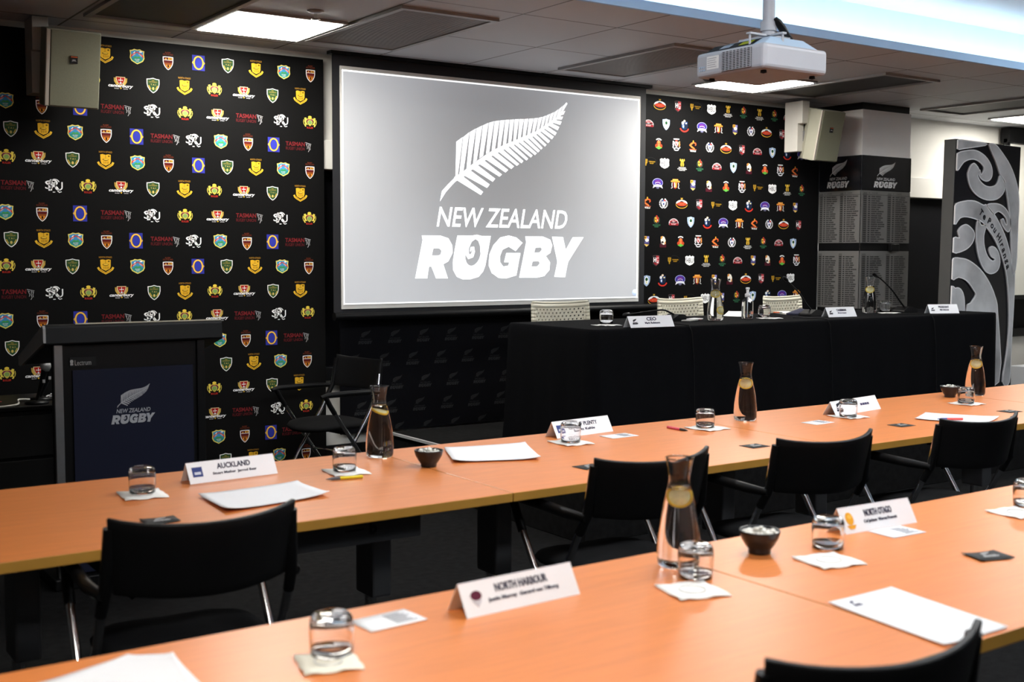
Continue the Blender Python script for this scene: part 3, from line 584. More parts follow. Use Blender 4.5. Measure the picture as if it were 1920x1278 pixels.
scw = mat('screen image white', (.8, .8, .8), .6, spec=.25, emit=(.97, .98, 1.0), es=1.05, var=.01)
scb = mat('screen image blue', (.6, .7, .8), .6, emit=(.55, .70, 1.0), es=.8, var=.01)
sm = MB().box(3.22-4.4, 5.576-4.4, -.002, .004, 1.107-1.05, 2.558-1.05)
sm.build('screen_fabric', mat('screen fabric', (.62, .61, .585), .6, var=.01), t)
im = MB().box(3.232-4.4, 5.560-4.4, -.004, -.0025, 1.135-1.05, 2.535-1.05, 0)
P = Print()
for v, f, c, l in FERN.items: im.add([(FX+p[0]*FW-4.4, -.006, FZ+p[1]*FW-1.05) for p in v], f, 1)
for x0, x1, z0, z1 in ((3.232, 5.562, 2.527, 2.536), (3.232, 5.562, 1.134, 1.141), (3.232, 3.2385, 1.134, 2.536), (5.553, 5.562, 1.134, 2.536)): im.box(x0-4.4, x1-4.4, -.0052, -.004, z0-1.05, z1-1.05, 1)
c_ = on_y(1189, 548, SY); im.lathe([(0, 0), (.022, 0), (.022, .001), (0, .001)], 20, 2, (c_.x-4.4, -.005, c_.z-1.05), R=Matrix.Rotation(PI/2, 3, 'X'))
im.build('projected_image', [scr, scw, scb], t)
MB().tube([(3.17-4.4, .0, .012), (5.80-4.4, 0, .012)], .026, 14).build('weight_bar', black_plastic, t)
MB().box(3.15-4.4, 5.66-4.4, -.03, .03, 2.62-1.05, 2.639-1.05).build('housing', black_plastic, t)
# ------------------------------------------------------------------ pillar with honours boards
PX0, PX1, PY0 = 7.60, 8.20, 6.135
m = MB().box(PX0, PX1, PY0, WY, .0, CZ-.055, 0).box(PX0+.01, PX1-.01, PY0+.01, WY, CZ-.055, CZ, 1)
struct(m.build('wall_pillar', [mat('pillar paint', (.84, .82, .80), .75, var=.02, bump=.1, bscale=90), black_wall]))
def honours(face):
    # face 'f' looks at the room (along -Y), 's' is the pillar's left side (along -X)
    if face == 'f': o, u, W_ = Vector((PX0, PY0, 0)), Vector((1, 0, 0)), PX1-PX0
    else: o, u, W_ = Vector((PX0-.001, BY-.002, 0)), Vector((0, -1, 0)), BY-.002-PY0
    n = u.cross(Vector((0, 0, 1))); out = n
    t = thing('honours_board', 'silver honours board with columns of names on the pillar %s' % ('front' if face == 'f' else 'left side'), 'honours board', o+Vector((0, 0, .95)), 0, 'honours boards on the pillar')
    def slab(name, z0, z1, th, col, mt, pr=None):
        mb = MB(); a = Vector((0, 0, z0-.95)); bb = u*W_; cc = Vector((0, 0, z1-z0)); d = out*th
        vs = [a, a+bb, a+bb+cc, a+cc]; vs += [v+d for v in vs]
        mb.add(vs, [(3, 2, 1, 0), (4, 5, 6, 7), (0, 1, 5, 4), (1, 2, 6, 5), (2, 3, 7, 6), (3, 0, 4, 7)], 0, False, col)
        if pr: pr.emit(mb, a+d, u, Vector((0, 0, 1)))
        return mb.build(name, mt, t)
    P = Print(); P.merge(FERN, W_*.47, .022, .294 if face == 'f' else .225, .235 if face == 'f' else .25, lay=1, col='#cfcfcf')
    slab('header_panel', 1.957, 2.228, .012, (.008, .008, .010), mat('black gloss header', (.01, .01, .012), .16, spec=.6, attr=True), P)
    rnd = random.Random(3 if face == 'f' else 5)
    for z0, z1 in ((1.540, 1.953), (1.02, 1.476)):
        P = Print(); top = z1-z0; dk = (.035, .035, .035)
        P.rect(W_*.02, 0, W_*.10, top-.02, (.135, .132, .128), 0)
        P.rect(W_*.52, 0, W_*.60, top-.02, (.135, .132, .128), 0)
        if z1 > 1.9:
            P.rect(.0, top-.034, W_, top-.031, dk, 1)
            for c0 in (.03, .53): P.text('YEAR', W_*(c0+.035), top-.018, h=.009, w=W_*.07, col=dk, lay=1).text('#', W_*(c0+.115), top-.018, h=.009, w=W_*.03, col=dk, lay=1).text('NAME', W_*(c0+.23), top-.018, h=.009, w=W_*.11, col=dk, lay=1)
        z = top-.046
        while z > .014:
            for c0 in (.02, .52):
                P.rect(W_*(c0+.01), z-.0048, W_*(c0+.072), z+.0048, dk, 1); P.rect(W_*(c0+.105), z-.0048, W_*(c0+.145), z+.0048, dk, 1)
                x = c0+.17
                for k in range(2):
                    l = rnd.uniform(.06, .14)
                    while l > 0:
                        g = min(l, .016); P.rect(W_*x, z-.0048, W_*(x+g*.8), z+.0048, dk, 1); x += g; l -= g
                    x += .012
            z -= .0168
        slab('name_panel', z0, z1, .010, (.20, .196, .19), silver, P)
    slab('backing', .95, 2.228, .004, None, black_plastic)
    if face == 's':
        pass
    return t
honours('f'); honours('s')
o = MB().box(PX0+.33, PX0+.43, PY0-.05, PY0-.0125, 1.475, 1.535).build('wall_sensor', black_plastic, bevel=.006)
tag(o, 'small black box fixed between the two name panels on the pillar front', 'sensor')
# ------------------------------------------------------------------ carved display panel
PO = 5.55
q0 = on_y(1786, 440, PO)
def koru_panel():
    a = on_y(1790.2, 260, PO); W_ = .855; Hh = 2.33
    tilt = .018
    t = thing('display_panel', 'tall black display panel with silver carved spiral design beside the head table', 'display panel', (a.x-.03, PO, 0))
    bx = MB().box(0, W_, 0, .10, 0, Hh, 0); bx.box(0, W_, .0, .1, 0, .004, 0)
    body = bx.build('panel_body', [mat('grey panel edge', (.085, .083, .08), .5, var=.05)], t, bevel=.002)
    fm = MB().box(.004, W_-.004, -.006, 0, .004, Hh-.004, 0)
    gloss = mat('black gloss face', (.010, .0102, .014), .22, spec=.5, var=.1)
    fm.build('face', gloss, t)
    # drawing coordinates: pixels of two enlarged views -> panel plane, undoing the lean
    def C(x, y):
        p = on_y(1720+x/4.915, 220+y/4.915, PO); z = p.z; xx = p.x-(a.x-.03)
        xx += (Hh-z)*.0185-.03
        return (min(max(xx, .006), W_-.006), min(max(z, .01), Hh-.006))
    def CP(L): return [C(*p) for p in L]
    def close(L): return L+[L[0]]
    shapes = [
        ('top', [(345,205),(480,208),(620,240),(500,268),(400,285),(345,290)], .0),
        ('blade', [(635,240),(690,238),(760,320),(830,430),(880,560),(905,680),(912,800),(903,950),(893,1229),(880,1380),(850,1424),(842,1229),(835,1000),(820,830),(790,640),(740,520),(700,400)], 0),
        ('upper hook', [(340,490),(340,400),(345,330),(430,303),(510,300),(580,335),(630,390),(660,460),(660,530),(635,570),(600,578),(565,560),(540,525),(535,490),(550,480),(560,520),(590,470),(575,430),(530,392),(470,380),(400,410)], 0),
        ('crescent', [(540,475),(500,420),(470,435),(445,490),(440,540),(465,640),(525,712),(610,750),(700,742),(760,690),(784,620),(780,570),(738,522),(722,570),(700,610),(650,630),(600,622),(555,585),(528,530)], 0),
        ('arm', [(316,815),(400,770),(500,765),(580,800),(610,798),(680,880),(740,985),(790,1100),(830,1250),(852,1424),(872,1424),(862,1700),(842,2050),(822,2420),(760,2420),(800,2150),(820,1900),(815,1620),(790,1400),(740,1229),(680,1100),(600,992),(560,985),(535,940),(430,912),(365,925),(315,985)], 0),
        ('loop', [(535,940),(600,992),(585,1080),(590,1180),(620,1270),(660,1310),(685,1305),(690,1290),(655,1270),(636,1220),(648,1180),(690,1188),(722,1240),(735,1320),(712,1395),(655,1428),(600,1405),(550,1310),(522,1180),(518,1040)], 0),
        ('left ball', [(430,985),(490,1040),(497,1100),(465,1170),(400,1222),(300,1243),(303,1110),(362,1108),(348,1050),(380,1000)], 0),
        ('small hook', [(615,800),(680,782),(745,795),(800,845),(830,930),(830,1000),(812,1038),(785,1022),(755,975),(748,935),(765,920),(785,970),(800,970),(795,920),(760,875),(715,853),(665,880)], 0),
        ('big arch', [(295,1310),(370,1295),(450,1315),(550,1390),(630,1500),(690,1640),(715,1800),(725,2420),(440,2420),(425,1790),(470,1700),(512,1630),(490,1580),(430,1500),(350,1470),(290,1490)], 0),
        ('inner ball', [(280,1625),(320,1572),(370,1578),(402,1650),(407,1800),(405,2420),(250,2420)], 0)]
    for nm, L, _ in shapes:
        big = []; nL = len(L)
        for i in range(nL):
            p0, p1, p2, p3 = L[i-1], L[i], L[(i+1) % nL], L[(i+2) % nL]
            for k in range(3):
                f = k/3; big.append(tuple(.5*(2*b_+(c_-a_)*f+(2*a_-5*b_+4*c_-d_)*f*f+(3*b_-a_-3*c_+d_)*f**3) for a_, b_, c_, d_ in zip(p0, p1, p2, p3)))
        L = big
        mb = MB(); P = Print(); P.poly(CP(L), (.5, .5, .5), 0)
        v, f, c, l = P.items[0]; k = len(v); d = -.012
        mb.add([(p[0], -.006, p[1]) for p in v]+[(p[0], d-.006, p[1]) for p in v], [tuple(i+k for i in x) for x in f], 0)
        mb.add([(p[0], -.006, p[1]) for p in v]+[(p[0], d-.006, p[1]) for p in v], [(i, (i+1) % k, k+(i+1) % k, k+i) for i in range(k)], 1)
        # bright chased edge
        pts = CP(close(L)); E = Print(); E.stroke(pts, .009, (.5, .5, .5), 0); v, f, c, l = E.items[0]
        mb.add([(min(max(p[0], .002), W_-.002), d-.0068, p[1]) for p in v], f, 1)
        mb.build('carved_motif', [silver_flat, silver_edge], t)
    P = Print(); path = [(560,868),(592,905),(640,958),(672,1000),(700,1050),(722,1105),(738,1165),(752,1215),(765,1262),(775,1310),(785,1352),(795,1400),(803,1440)]
    txt = [('T',(560,868)),('e',(588,912)),('P',(636,945)),('o',(660,990)),('u',(684,1030)),('H',(722,1085)),('i',(738,1125)),('r',(750,1165)),('a',(764,1210)),('n',(776,1262)),('g',(790,1312)),('a',(802,1362))]
    for i, (ch, p) in enumerate(txt):
        c = C(*p); nx = C(*txt[min(i+1, 11)][1]); pv = C(*txt[max(i-1, 0)][1]); ang = math.atan2(nx[1]-pv[1], nx[0]-pv[0])
        up = ch in 'TPH'
        hh = .052 if up else .040
        if ch == 'i': hh = .05
        if ch == 'g': hh = .05
        P.text(ch, c[0], c[1], h=hh, col=(.02, .02, .024), lay=1, bold=.04, rot=ang)
    mb = MB(); P.emit(mb, (0, -.0185, 0), (1, 0, 0), (0, 0, 1)); mb.build('lettering', printed, t)
    t.rotation_euler = (0, .0185, 0)
    return t
silver_flat = mat('carved silver face', (.58, .58, .59), .3, .0, var=.45, vscale=2.6)
silver_edge = mat('polished silver edge', (.95, .95, .96), .25, .0, var=.03)
koru_panel()
# ------------------------------------------------------------------ whiteboard at far right
t = thing('whiteboard', 'white projection board in dark frame on the far right wall', 'whiteboard', (10.15, 6.5, 1.03))
MB().box(0, 1.5, 0, .02, .04, 1.46).build('board', mat('whiteboard enamel', (.74, .73, .66), .35, var=.02), t)
m = MB().box(-.05, 1.55, -.03, .06, 1.46, 1.60).box(-.05, 0, -.01, .03, 0, 1.5).box(1.5, 1.55, -.01, .03, 0, 1.5).box(-.05, 1.55, -.015, .04, 0, .04)
m.build('frame', black_plastic, t, bevel=.003)
o = MB().box(10.2, 11.6, 6.22, 6.44, .27, .68).build('white_cabinet', mat('white cabinet paint', (.55, .56, .58), .5, var=.02), bevel=.006)
tag(o, 'low white cabinet under the whiteboard at far right', 'cabinet')
o.location.z = -.27; o.data.transform(Matrix.Translation((0, 0, .0)))

# ------------------------------------------------------------------ wall speakers
def wall_speaker(lab):
    t = thing('wall_speaker', lab, 'speaker')
    R = Matrix.Rotation(math.radians(12), 3, 'X')      # leans forward to aim down
    w_, h_, d_ = .27, .385, .19
    m = MB(); pr = [(-w_/2, 0), (w_/2, 0), (w_/2, .10), (w_/2-.06, d_), (-w_/2+.06, d_), (-w_/2, .10)]
    vs = []
    for z in (-h_/2, h_/2): vs += [R @ Vector((x, y, z)) for x, y in pr]
    m.add(vs, [(5, 4, 3, 2, 1, 0), (6, 7, 8, 9, 10, 11)]+[(i, (i+1) % 6, 6+(i+1) % 6, 6+i) for i in range(6)])
    m.build('cabinet', beige, t, bevel=.006)
    m = MB(); m.box(-w_/2+.022, w_/2-.004, -.012, .0, -h_/2+.006, h_/2-.006, 0, R); m.build('grille', beige_g, t, bevel=.004)
    m = MB(); m.box(-w_/2, -w_/2+.021, -.010, .0, -h_/2+.004, h_/2-.004, 0, R); m.build('side_bar', beige_l, t, bevel=.004)
    m = MB(); m.box(-.018, .018, -.016, -.0125, .03, .068, 0, R, col=(.012, .012, .014)); P = Print(); P.rect(-.016, .0105, .016, .017, '#b0522a', 1); P.text('JBL', 0, -.004, h=.011, w=.022, col='#d8d8d8', lay=1)
    P.emit(m, R @ Vector((0, -.016, .049)), R @ Vector((1, 0, 0)), R @ Vector((0, 0, 1))); m.build('badge', printed, t)
    m = MB(); m.box(-.16, -.09, .17, .30, -.11, .27).box(-.165, -.085, .12, .17, .10, .27); m.build('bracket_post', mat('pale bracket paint', (.50, .48, .44), .5, var=.03), t, bevel=.003)
    MB().box(-.10, .03, .12, .19, -.03, .05).build('bracket_arm', alu, t, bevel=.003)
    return t
p = wall_speaker('wall speaker at far left, hung over the left crest banner'); p.location = (1.625, 6.245, 2.365)
p['group'] = 'wall speakers'
q = copy_tree(p); q.location = (7.165, 6.10, 2.345); q['label'] = 'wall speaker hung between the right crest banner and the pillar'

# ------------------------------------------------------------------ projector
def projector():
    t = thing('projector', 'white ceiling projector hanging on a pole above the tables', 'projector', (3.61, 3.415, 2.20))
    w_, d_, h_ = .385, .40, .105
    MB().box(0, w_, 0, d_, 0, h_).build('body', proj_w, t, bevel=.018, seg=3)
    m = MB(); m.add([(.03, .03, h_), (w_-.02, .03, h_), (w_-.02, d_-.02, h_), (.03, d_-.02, h_), (.10, .06, h_+.04), (w_-.09, .06, h_+.04), (w_-.09, d_-.09, h_+.04), (.10, d_-.09, h_+.04)], [(3, 2, 1, 0), (4, 5, 6, 7), (0, 1, 5, 4), (1, 2, 6, 5), (2, 3, 7, 6), (3, 0, 4, 7)])
    m.build('top_cover', proj_g, t, bevel=.004)
    m = MB(); m.box(-.002, .0, .07, .24, .012, .092, 1)
    for i in range(11): m.box(-.006, -.001, .07, .24, .013+i*.0072, .0158+i*.0072, 0)
    for i in range(9): m.box(-.006, -.001, .072+i*.0205, .075+i*.0205, .012, .092, 0)
    m.build('side_grille', [proj_w, black_plastic], t)
    m = MB(); m.box(-.0015, 0, .26, .33, .03, .085, 0, col=(.72, .72, .70)); P = Print()
    for k in range(5): P.rect(-.03, -.02+k*.009, .024-.006*(k % 2), -.017+k*.009, (.35, .35, .35), 1)
    P.emit(m, (-.0015, .295, .0575), (0, -1, 0), (0, 0, 1)); m.build('spec_label', printed, t)
    m = MB()
    for i in range(3):
        for j in range(2): m.tube([(0, .345+i*.013, .03+j*.013), (-.003, .345+i*.013, .03+j*.013)], .004, 8)
    m.build('button', proj_g, t)
    def slope(a, b, y0, y1, off, col): return MB().add([(.03+.07*q-.0005*off, y, h_+.04*q+.0009*off) for q in (a, b) for y in (y0, y1)], [(0, 2, 3, 1), (0, 1, 3, 2)], 0, False, col)
    slope(.12, .92, .10, .38, 1, (.012, .014, .02)).build('control_strip', printed, t)
    slope(.35, .8, .13, .20, 2, lin('#c9d21e')).build('warning_sticker', printed, t)
    slope(.3, .75, .25, .31, 2, (.5, .6, .72)).build('white_sticker', printed, t)
    MB().lathe([(0, .03), (.05, .03), (.05, 0), (.042, -.004), (.036, .012), (0, .008)], 24, 0, (.10, d_-.002, .048), R=Matrix.Rotation(-PI/2, 3, 'X')).build('lens', black_plastic, t)
    m = MB()
    for x, y in ((.05, .05), (w_-.04, .05), (.05, d_-.05)): m.lathe([(0, 0), (.012, 0), (.014, -.012), (0, -.016)], 12, 0, (x, y, .001))
    m.build('foot', black_plastic, t)
    cx_, cy_ = .16, .13
    m = MB(); m.box(cx_-.12, cx_+.12, cy_-.012, cy_+.012, h_+.052, h_+.06).box(cx_-.012, cx_+.012, cy_-.09, cy_+.16, h_+.052, h_+.06)
    for x, y in ((cx_-.11, cy_), (cx_+.11, cy_), (cx_, cy_-.08), (cx_, cy_+.15)): m.tube([(x, y, h_+.01), (x, y, h_+.056)], .005, 8)
    m.build('mounting_bracket', proj_w, t)
    MB().tube([(cx_, cy_, h_+.055), (cx_, cy_, h_+.075)], .028, 16).tube([(cx_, cy_, h_+.075), (cx_, cy_, h_+.115)], .034, 16).build('pole_collar', proj_w, t)
    MB().tube([(cx_, cy_, h_+.11), (cx_, cy_, 2.955-2.20)], .0255, 18).build('pole', proj_w, t)
    MB().lathe([(0, 2.958-2.2), (.07, 2.958-2.2), (.07, 2.95-2.2), (.03, 2.93-2.2)], 20, 0, (cx_, cy_, 0)).build('ceiling_plate', proj_w, t)
    MB().tube([(cx_, cy_-.036, h_+.125), (cx_+.015, cy_-.04, h_+.108), (cx_+.05, cy_-.03, h_+.088), (cx_+.10, cy_-.01, h_+.072), (cx_+.155, cy_+.01, h_+.058)], [.008, .015, .017, .013, .007], 10).build('cable', black_plastic, t)
    return t
projector()
# ------------------------------------------------------------------ delegate tables
def table(x0, x1, y0, y1, label, group, post=False, inset=.235):
    t = thing('folding_table', label, 'table', ((x0+x1)/2, (y0+y1)/2, 0), 0, group)
    hw, hd = (x1-x0)/2-.0015, (y1-y0)/2; th = .028
    m = MB(); m.box(-hw, hw, -hd, hd, TZ-th, TZ, 0); mb = m.build('table_top', [wood, edgeb], t, bevel=.002)
    for p in mb.data.polygons:
        if abs(p.normal.z) < .5: p.material_index = 1
    m = MB(); m.box(-hw+.2, hw-.2, hd*.25, hd*.25+.03, TZ-.115, TZ-th-.0005).build('cross_rail', dark_grey, t, bevel=.003)
    for s in (-1, 1):
        x = s*(hw-inset)
        m = MB(); m.box(x-.035, x+.035, -.06, .06, .34, TZ-th-.001)
        lg_ = m.build('leg', dark_grey, t, bevel=.008)
        MB().tube([(x-.012, 0, .09), (x-.012, 0, .345)], .019, 14).build('chrome_column', chrome, lg_)
        m = MB(); m.box(x-.02, x+.02, -hd+.10, hd-.10, .06, .095); m.build('foot_bar', dark_grey, lg_, bevel=.008)
        m = MB(); m.box(x-.05, x+.05, -hd+.07, hd-.07, TZ-th-.012, TZ-th-.001).build('top_bracket', black_plastic, lg_)
        for sy in (-1, 1): MB().lathe([(0, -.012), (.022, -.012), (.027, -.008), (.027, .008), (.022, .012), (0, .012)], 16, 0, (x, sy*(hd-.14), .0275), R=Matrix.Rotation(PI/2, 3, 'Y')).tube([(x, sy*(hd-.14), .03), (x, sy*(hd-.14), .062)], .007, 8).build('castor', black_plastic, lg_)
    if post:
        m = MB(); m.prism([(-hw+.32, TZ-th-.03), (hw-.62, TZ-th-.03), (hw-.78, .45), (-hw+.62, .36)], 'y', hd-.16, hd-.145); m.build('modesty_panel', black_plastic, t)
        m = MB(); m.box(.10, .52, -hd+.12, -hd+.15, .600, TZ-th-.001, 0, col=(.045, .045, .048)); P = Print(); P.text('b', .36, .645, h=.04, col=(.012, .012, .013), lay=0, bold=.05).rect(.27, .641, .33, .646, (.012, .012, .013), 0)
        P.emit(m, (0, -hd+.12, 0), (1, 0, 0), (0, 0, 1)); m.build('lever_box', printed, t)
    return t
B1 = 'tables of the row nearer the stage'; B2 = 'tables of the front row'
for i, (a, b_, l) in enumerate(((.47, 2.02, 'orange beech table with the AUCKLAND place card, left end of the row nearer the stage'), (2.02, 3.57, 'orange beech table nearer the stage, with black bowl at left end and red pen'),
                                (3.57, 5.37, 'orange beech table nearer the stage, carrying papers with a red and blue pen'), (5.37, 6.95, 'orange beech table at the far right end of the row nearer the stage'))):
    table(a, b_, 2.902, 3.812, l, B1, i == 0, .31 if i == 2 else .235)
for a, b_, l in ((.35, 1.90, 'orange beech table in the front row with the NORTH HARBOUR place card'), (1.90, 3.55, 'orange beech table in the front row with the NORTH OTAGO place card')):
    table(a, b_, 1.285, 2.125, l, B2)

# ------------------------------------------------------------------ black folding armchairs
def black_chair():
    t = thing('folding_armchair', 'black folding armchair', 'chair')
    # back shell: curved in plan, ends forward (+y), middle back
    P = []
    for j in range(9):
        v = j/8; z = .655+.18*v; row = []
        for i in range(17):
            u = i/16*2-1; x = u*(.205+.017*v); y = -.18-.075*(1-u*u)-.028*v
            zz = z - .012*(1-u*u)*v - (.012*(1-u*u)*(1-v)) + (.006*abs(u)**6 if v == 1 else 0); row.append((x, y, zz))
        P.append(row)
    MB().grid(P).build('backrest', black_plastic, t, solid=.014, bevel=.004)
    P = []
    n = 28
    rings = [(.0, .018), (.55, .016), (.82, .010), (.95, .002), (1, -.012), (.96, -.026), (.6, -.034), (0, -.036)]
    m = MB(); vs = []; R_ = []
    for k, (r, z) in enumerate(rings):
        if r == 0: R_.append([len(vs)]); vs.append((0, .02, .478+z))
        else:
            R_.append(list(range(len(vs), len(vs)+n)))
            for j in range(n):
                a = 2*PI*j/n; c, s = math.cos(a), math.sin(a)
                e = (abs(c)**3+abs(s)**3)**(-1/3); vs.append((.215*r*c*e, .02+.205*r*s*e, .478+z-.018*max(0, s)**3*r))
    fs = []
    for a, b_ in zip(R_, R_[1:]):
        for j in range(n):
            j2 = (j+1) % n
            if len(a) == 1: fs.append((a[0], b_[j], b_[j2]))
            elif len(b_) == 1: fs.append((a[j], b_[0], a[j2]))
            else: fs.append((a[j], b_[j], b_[j2], a[j2]))
    m.add(vs, fs, 0, True); m.build('seat', black_fabric, t)
    for s in (-1, 1):
        x = s*.228
        # back upright running down and forward to the front foot
        f = MB(); f.tube([(s*.218, -.20, .80), (x, -.175, .66), (x, -.10, .52), (x, .05, .30), (x, .20, .055), (x, .215, .012)], .0115, 12)
        f.build('front_leg', chrome, t)
        MB().tube([(s*.216, -.203, .815), (s*.224, -.18, .66), (x, -.145, .60)], .0145, 12).build('upright_sleeve', black_plastic, t)
        # arm post running down and back to the rear foot
        xo = s*.248
        f = MB(); f.tube([(xo, .17, .60), (xo, .10, .50), (xo, -.05, .29), (xo, -.23, .03), (xo, -.24, .012)], .0115, 12); f.build('rear_leg', chrome, t)
        MB().tube([(xo, .20, .652), (xo, .17, .60), (xo, .14, .555)], .0145, 12).build('arm_post', black_plastic, t)
        P = []
        MB().tube([(xo, .23, .652), (xo, .18, .661), (xo, .05, .661), (xo, -.10, .658), (s*.232, -.185, .655)], [.011, .016, .017, .016, .012], 12).build('armrest', black_plastic, t)
        for y in (.215, -.24): MB().tube([(x if y > 0 else xo, y, .0), (x if y > 0 else xo, y, .022)], .014, 10).build('foot_cap', black_plastic, t)
    MB().tube([(-.248, -.05, .29), (.248, -.05, .29)], .008, 10).build('cross_bar', chrome, t)
    MB().tube([(-.228, .04, .432), (.228, .04, .432)], .010, 10).build('seat_rail', black_plastic, t)
    return t
bc = black_chair(); G_ = 'black folding armchairs'
for i, (x, y, rz, l) in enumerate(((.99, 2.885, -4.5, 'black folding armchair pulled up in front of the AUCKLAND place card'), (2.405, 2.905, -2.5, 'black folding armchair at the nearer-stage row, behind the tall carafe of the front row'),
                                   (3.15, 2.865, -4, 'black folding armchair at the nearer-stage row, behind the NORTH OTAGO place card'), (4.01, 2.855, -4, 'black folding armchair at the nearer-stage row, by the papers with the red and blue pen'),
                                   (1.545, 1.375, -8.5, 'black folding armchair at the front row, cut off by the bottom of the photo'), (3.0, 6.17, 99, 'empty black folding armchair standing against the left crest banner beside the screen'))):
    place(bc, i == 0, (x, y, 0), math.radians(rz), l, G_)

# ------------------------------------------------------------------ cream perforated chairs behind the head table
def cream_chair():
    t = thing('perforated_chair', 'cream perforated chair', 'chair')
    # back shell facing -y: top edge z=.83, holes staggered
    nx, nz = 13, 9; cw, ch = .030, .021; m = MB()
    def S_(x, z):
        u = x/.235; return (x*(1-.02*(z-.62)/.2) if z > .62 else x, .20+.12*(z-.45)*.6-.035*u*u, z+.012*(u*u)*((z-.45)/.4))
    x0 = -nx*cw/2; z0 = .785-nz*ch
    for j in range(nz):
        off = cw/2 if j % 2 else 0
        n_ = nx-(1 if j % 2 else 0)
        za, zb = z0+j*ch, z0+(j+1)*ch
        for i in range(n_):
            xa = x0+off+i*cw; xb = xa+cw; xc, zc = (xa+xb)/2, (za+zb)/2
            sq = [(xa, za), (xc, za), (xb, za), (xb, zc), (xb, zb), (xc, zb), (xa, zb), (xa, zc)]
            ho = [(xc+.0062*math.cos(math.radians(225+45*k)), zc+.0062*math.sin(math.radians(225+45*k))) for k in range(8)]
            m.add([S_(*p) for p in sq+ho], [(k, (k+1) % 8, 8+(k+1) % 8, 8+k) for k in range(8)], 0, False)
        ends = [(-.225, x0+off), (x0+off+n_*cw, .225)]
        for a, b_ in ends:
            k = 4; xs = [a+(b_-a)*q/k for q in range(k+1)]
            for q in range(k): m.add([S_(xs[q], za), S_(xs[q+1], za), S_(xs[q+1], zb), S_(xs[q], zb)], [(0, 1, 2, 3)], 0, True)
    def band(za, zb, taper=0):
        xs = [-.225+.45*q/16 for q in range(17)]
        def X(x, z): return x if not taper or z == za else math.copysign(min(abs(x), .225-taper), x)
        m.add([S_(X(x, z), z) for z in (za, zb) for x in xs], [(q, q+1, 17+q+1, 17+q) for q in range(16)], 0, True)
    band(.785, .81); band(.81, .825, .012); band(.50, z0)
    m.build('back_shell', cream, t, solid=.009, soff=-1)
    P = []
    for j in range(9):
        v = j/8; P.append([(-.225+.45*i/12, -.22+.42*v, .45+.035*(v-.4)**2+.02*((i/6-1)**2)-(.03*(1-v)**6)) for i in range(13)])
    P.append([(-.225+.45*i/12, .218, .50) for i in range(13)])
    MB().grid(P).build('seat_shell', cream, t, solid=.009, soff=-1)
    for s in (-1, 1):
        MB().tube([(s*.19, -.15, .435), (s*.212, -.23, .02), (s*.212, -.23, .0)], .011, 10).build('leg', chrome, t)
        MB().tube([(s*.19, .15, .435), (s*.212, .26, .02), (s*.212, .26, .0)], .011, 10).build('leg', chrome, t)
        MB().tube([(s*.19, -.16, .432), (s*.19, .16, .432)], .010, 10).build('seat_rail', chrome, t)
    return t
cc = cream_chair()
for i, (x, y, rz, l) in enumerate(((4.50, 5.76, -2, 'cream perforated chair behind the head table, below the screen and left of the CEO card'), (5.56, 5.78, 4, 'cream perforated chair behind the head table, between the CEO card and the carafe'), (6.53, 5.74, 5, 'cream perforated chair behind the head table, nearest the pillar'))):
    place(cc, i == 0, (x, y, DZ+.002), math.radians(rz), l, 'cream chairs behind the head table')

# ------------------------------------------------------------------ head table under black cloth
def head_cloth():
    x0, x1, y0, y1 = 3.955, 7.60, 4.935, 5.715
    per = []
    def side(a, b, n, nrm):
        for i in range(n): f = i/n; per.append((a[0]+(b[0]-a[0])*f, a[1]+(b[1]-a[1])*f, nrm, f))
    side((x0, y0), (x1, y0), 90, (0, -1)); side((x1, y0), (x1, y1), 20, (1, 0)); side((x1, y1), (x0, y1), 40, (0, 1)); side((x0, y1), (x0, y0), 24, (-1, 0))
    n = len(per); m = MB(); rows = []
    lev = [(0, HZ), (.006, HZ-.004), (.012, HZ-.014), (.016, HZ-.05), (.022, HZ-.2), (.03, HZ-.4), (.04, DZ+.12), (.05, DZ+.002)]
    for off, z in lev:
        r = []
        for k, (x, y, nr, f) in enumerate(per):
            d = (HZ-z)/(HZ-DZ); wv = .010*d*math.sin(k*.55)+.006*d*math.sin(k*1.3+1)
            cx_ = max(0, 1-min(f, 1-f)*12)*.035*d
            nx_, ny_ = nr
            zz = max(z, HZ-.10) if nr == (0, 1) else z
            extra = .12*d*d if (nr == (-1, 0) and f < .2) or (nr == (0, 1) and f > .93) else 0
            r.append((x+nx_*(off+wv)+(.02*d if nx_ == 0 and f > .97 else 0), y+ny_*(off+wv), zz))
        rows.append(r)
    for a in rows: a.append(a[0])
    m.grid(rows[::-1])
    m.add([rows[0][k] for k in range(n)], [tuple(range(n))], 0, False)
    o = m.build('tablecloth', black_cloth, weld=True)
    tag(o, 'black floor-length cloth covering the long head table on the stage', 'tablecloth')
head_cloth()
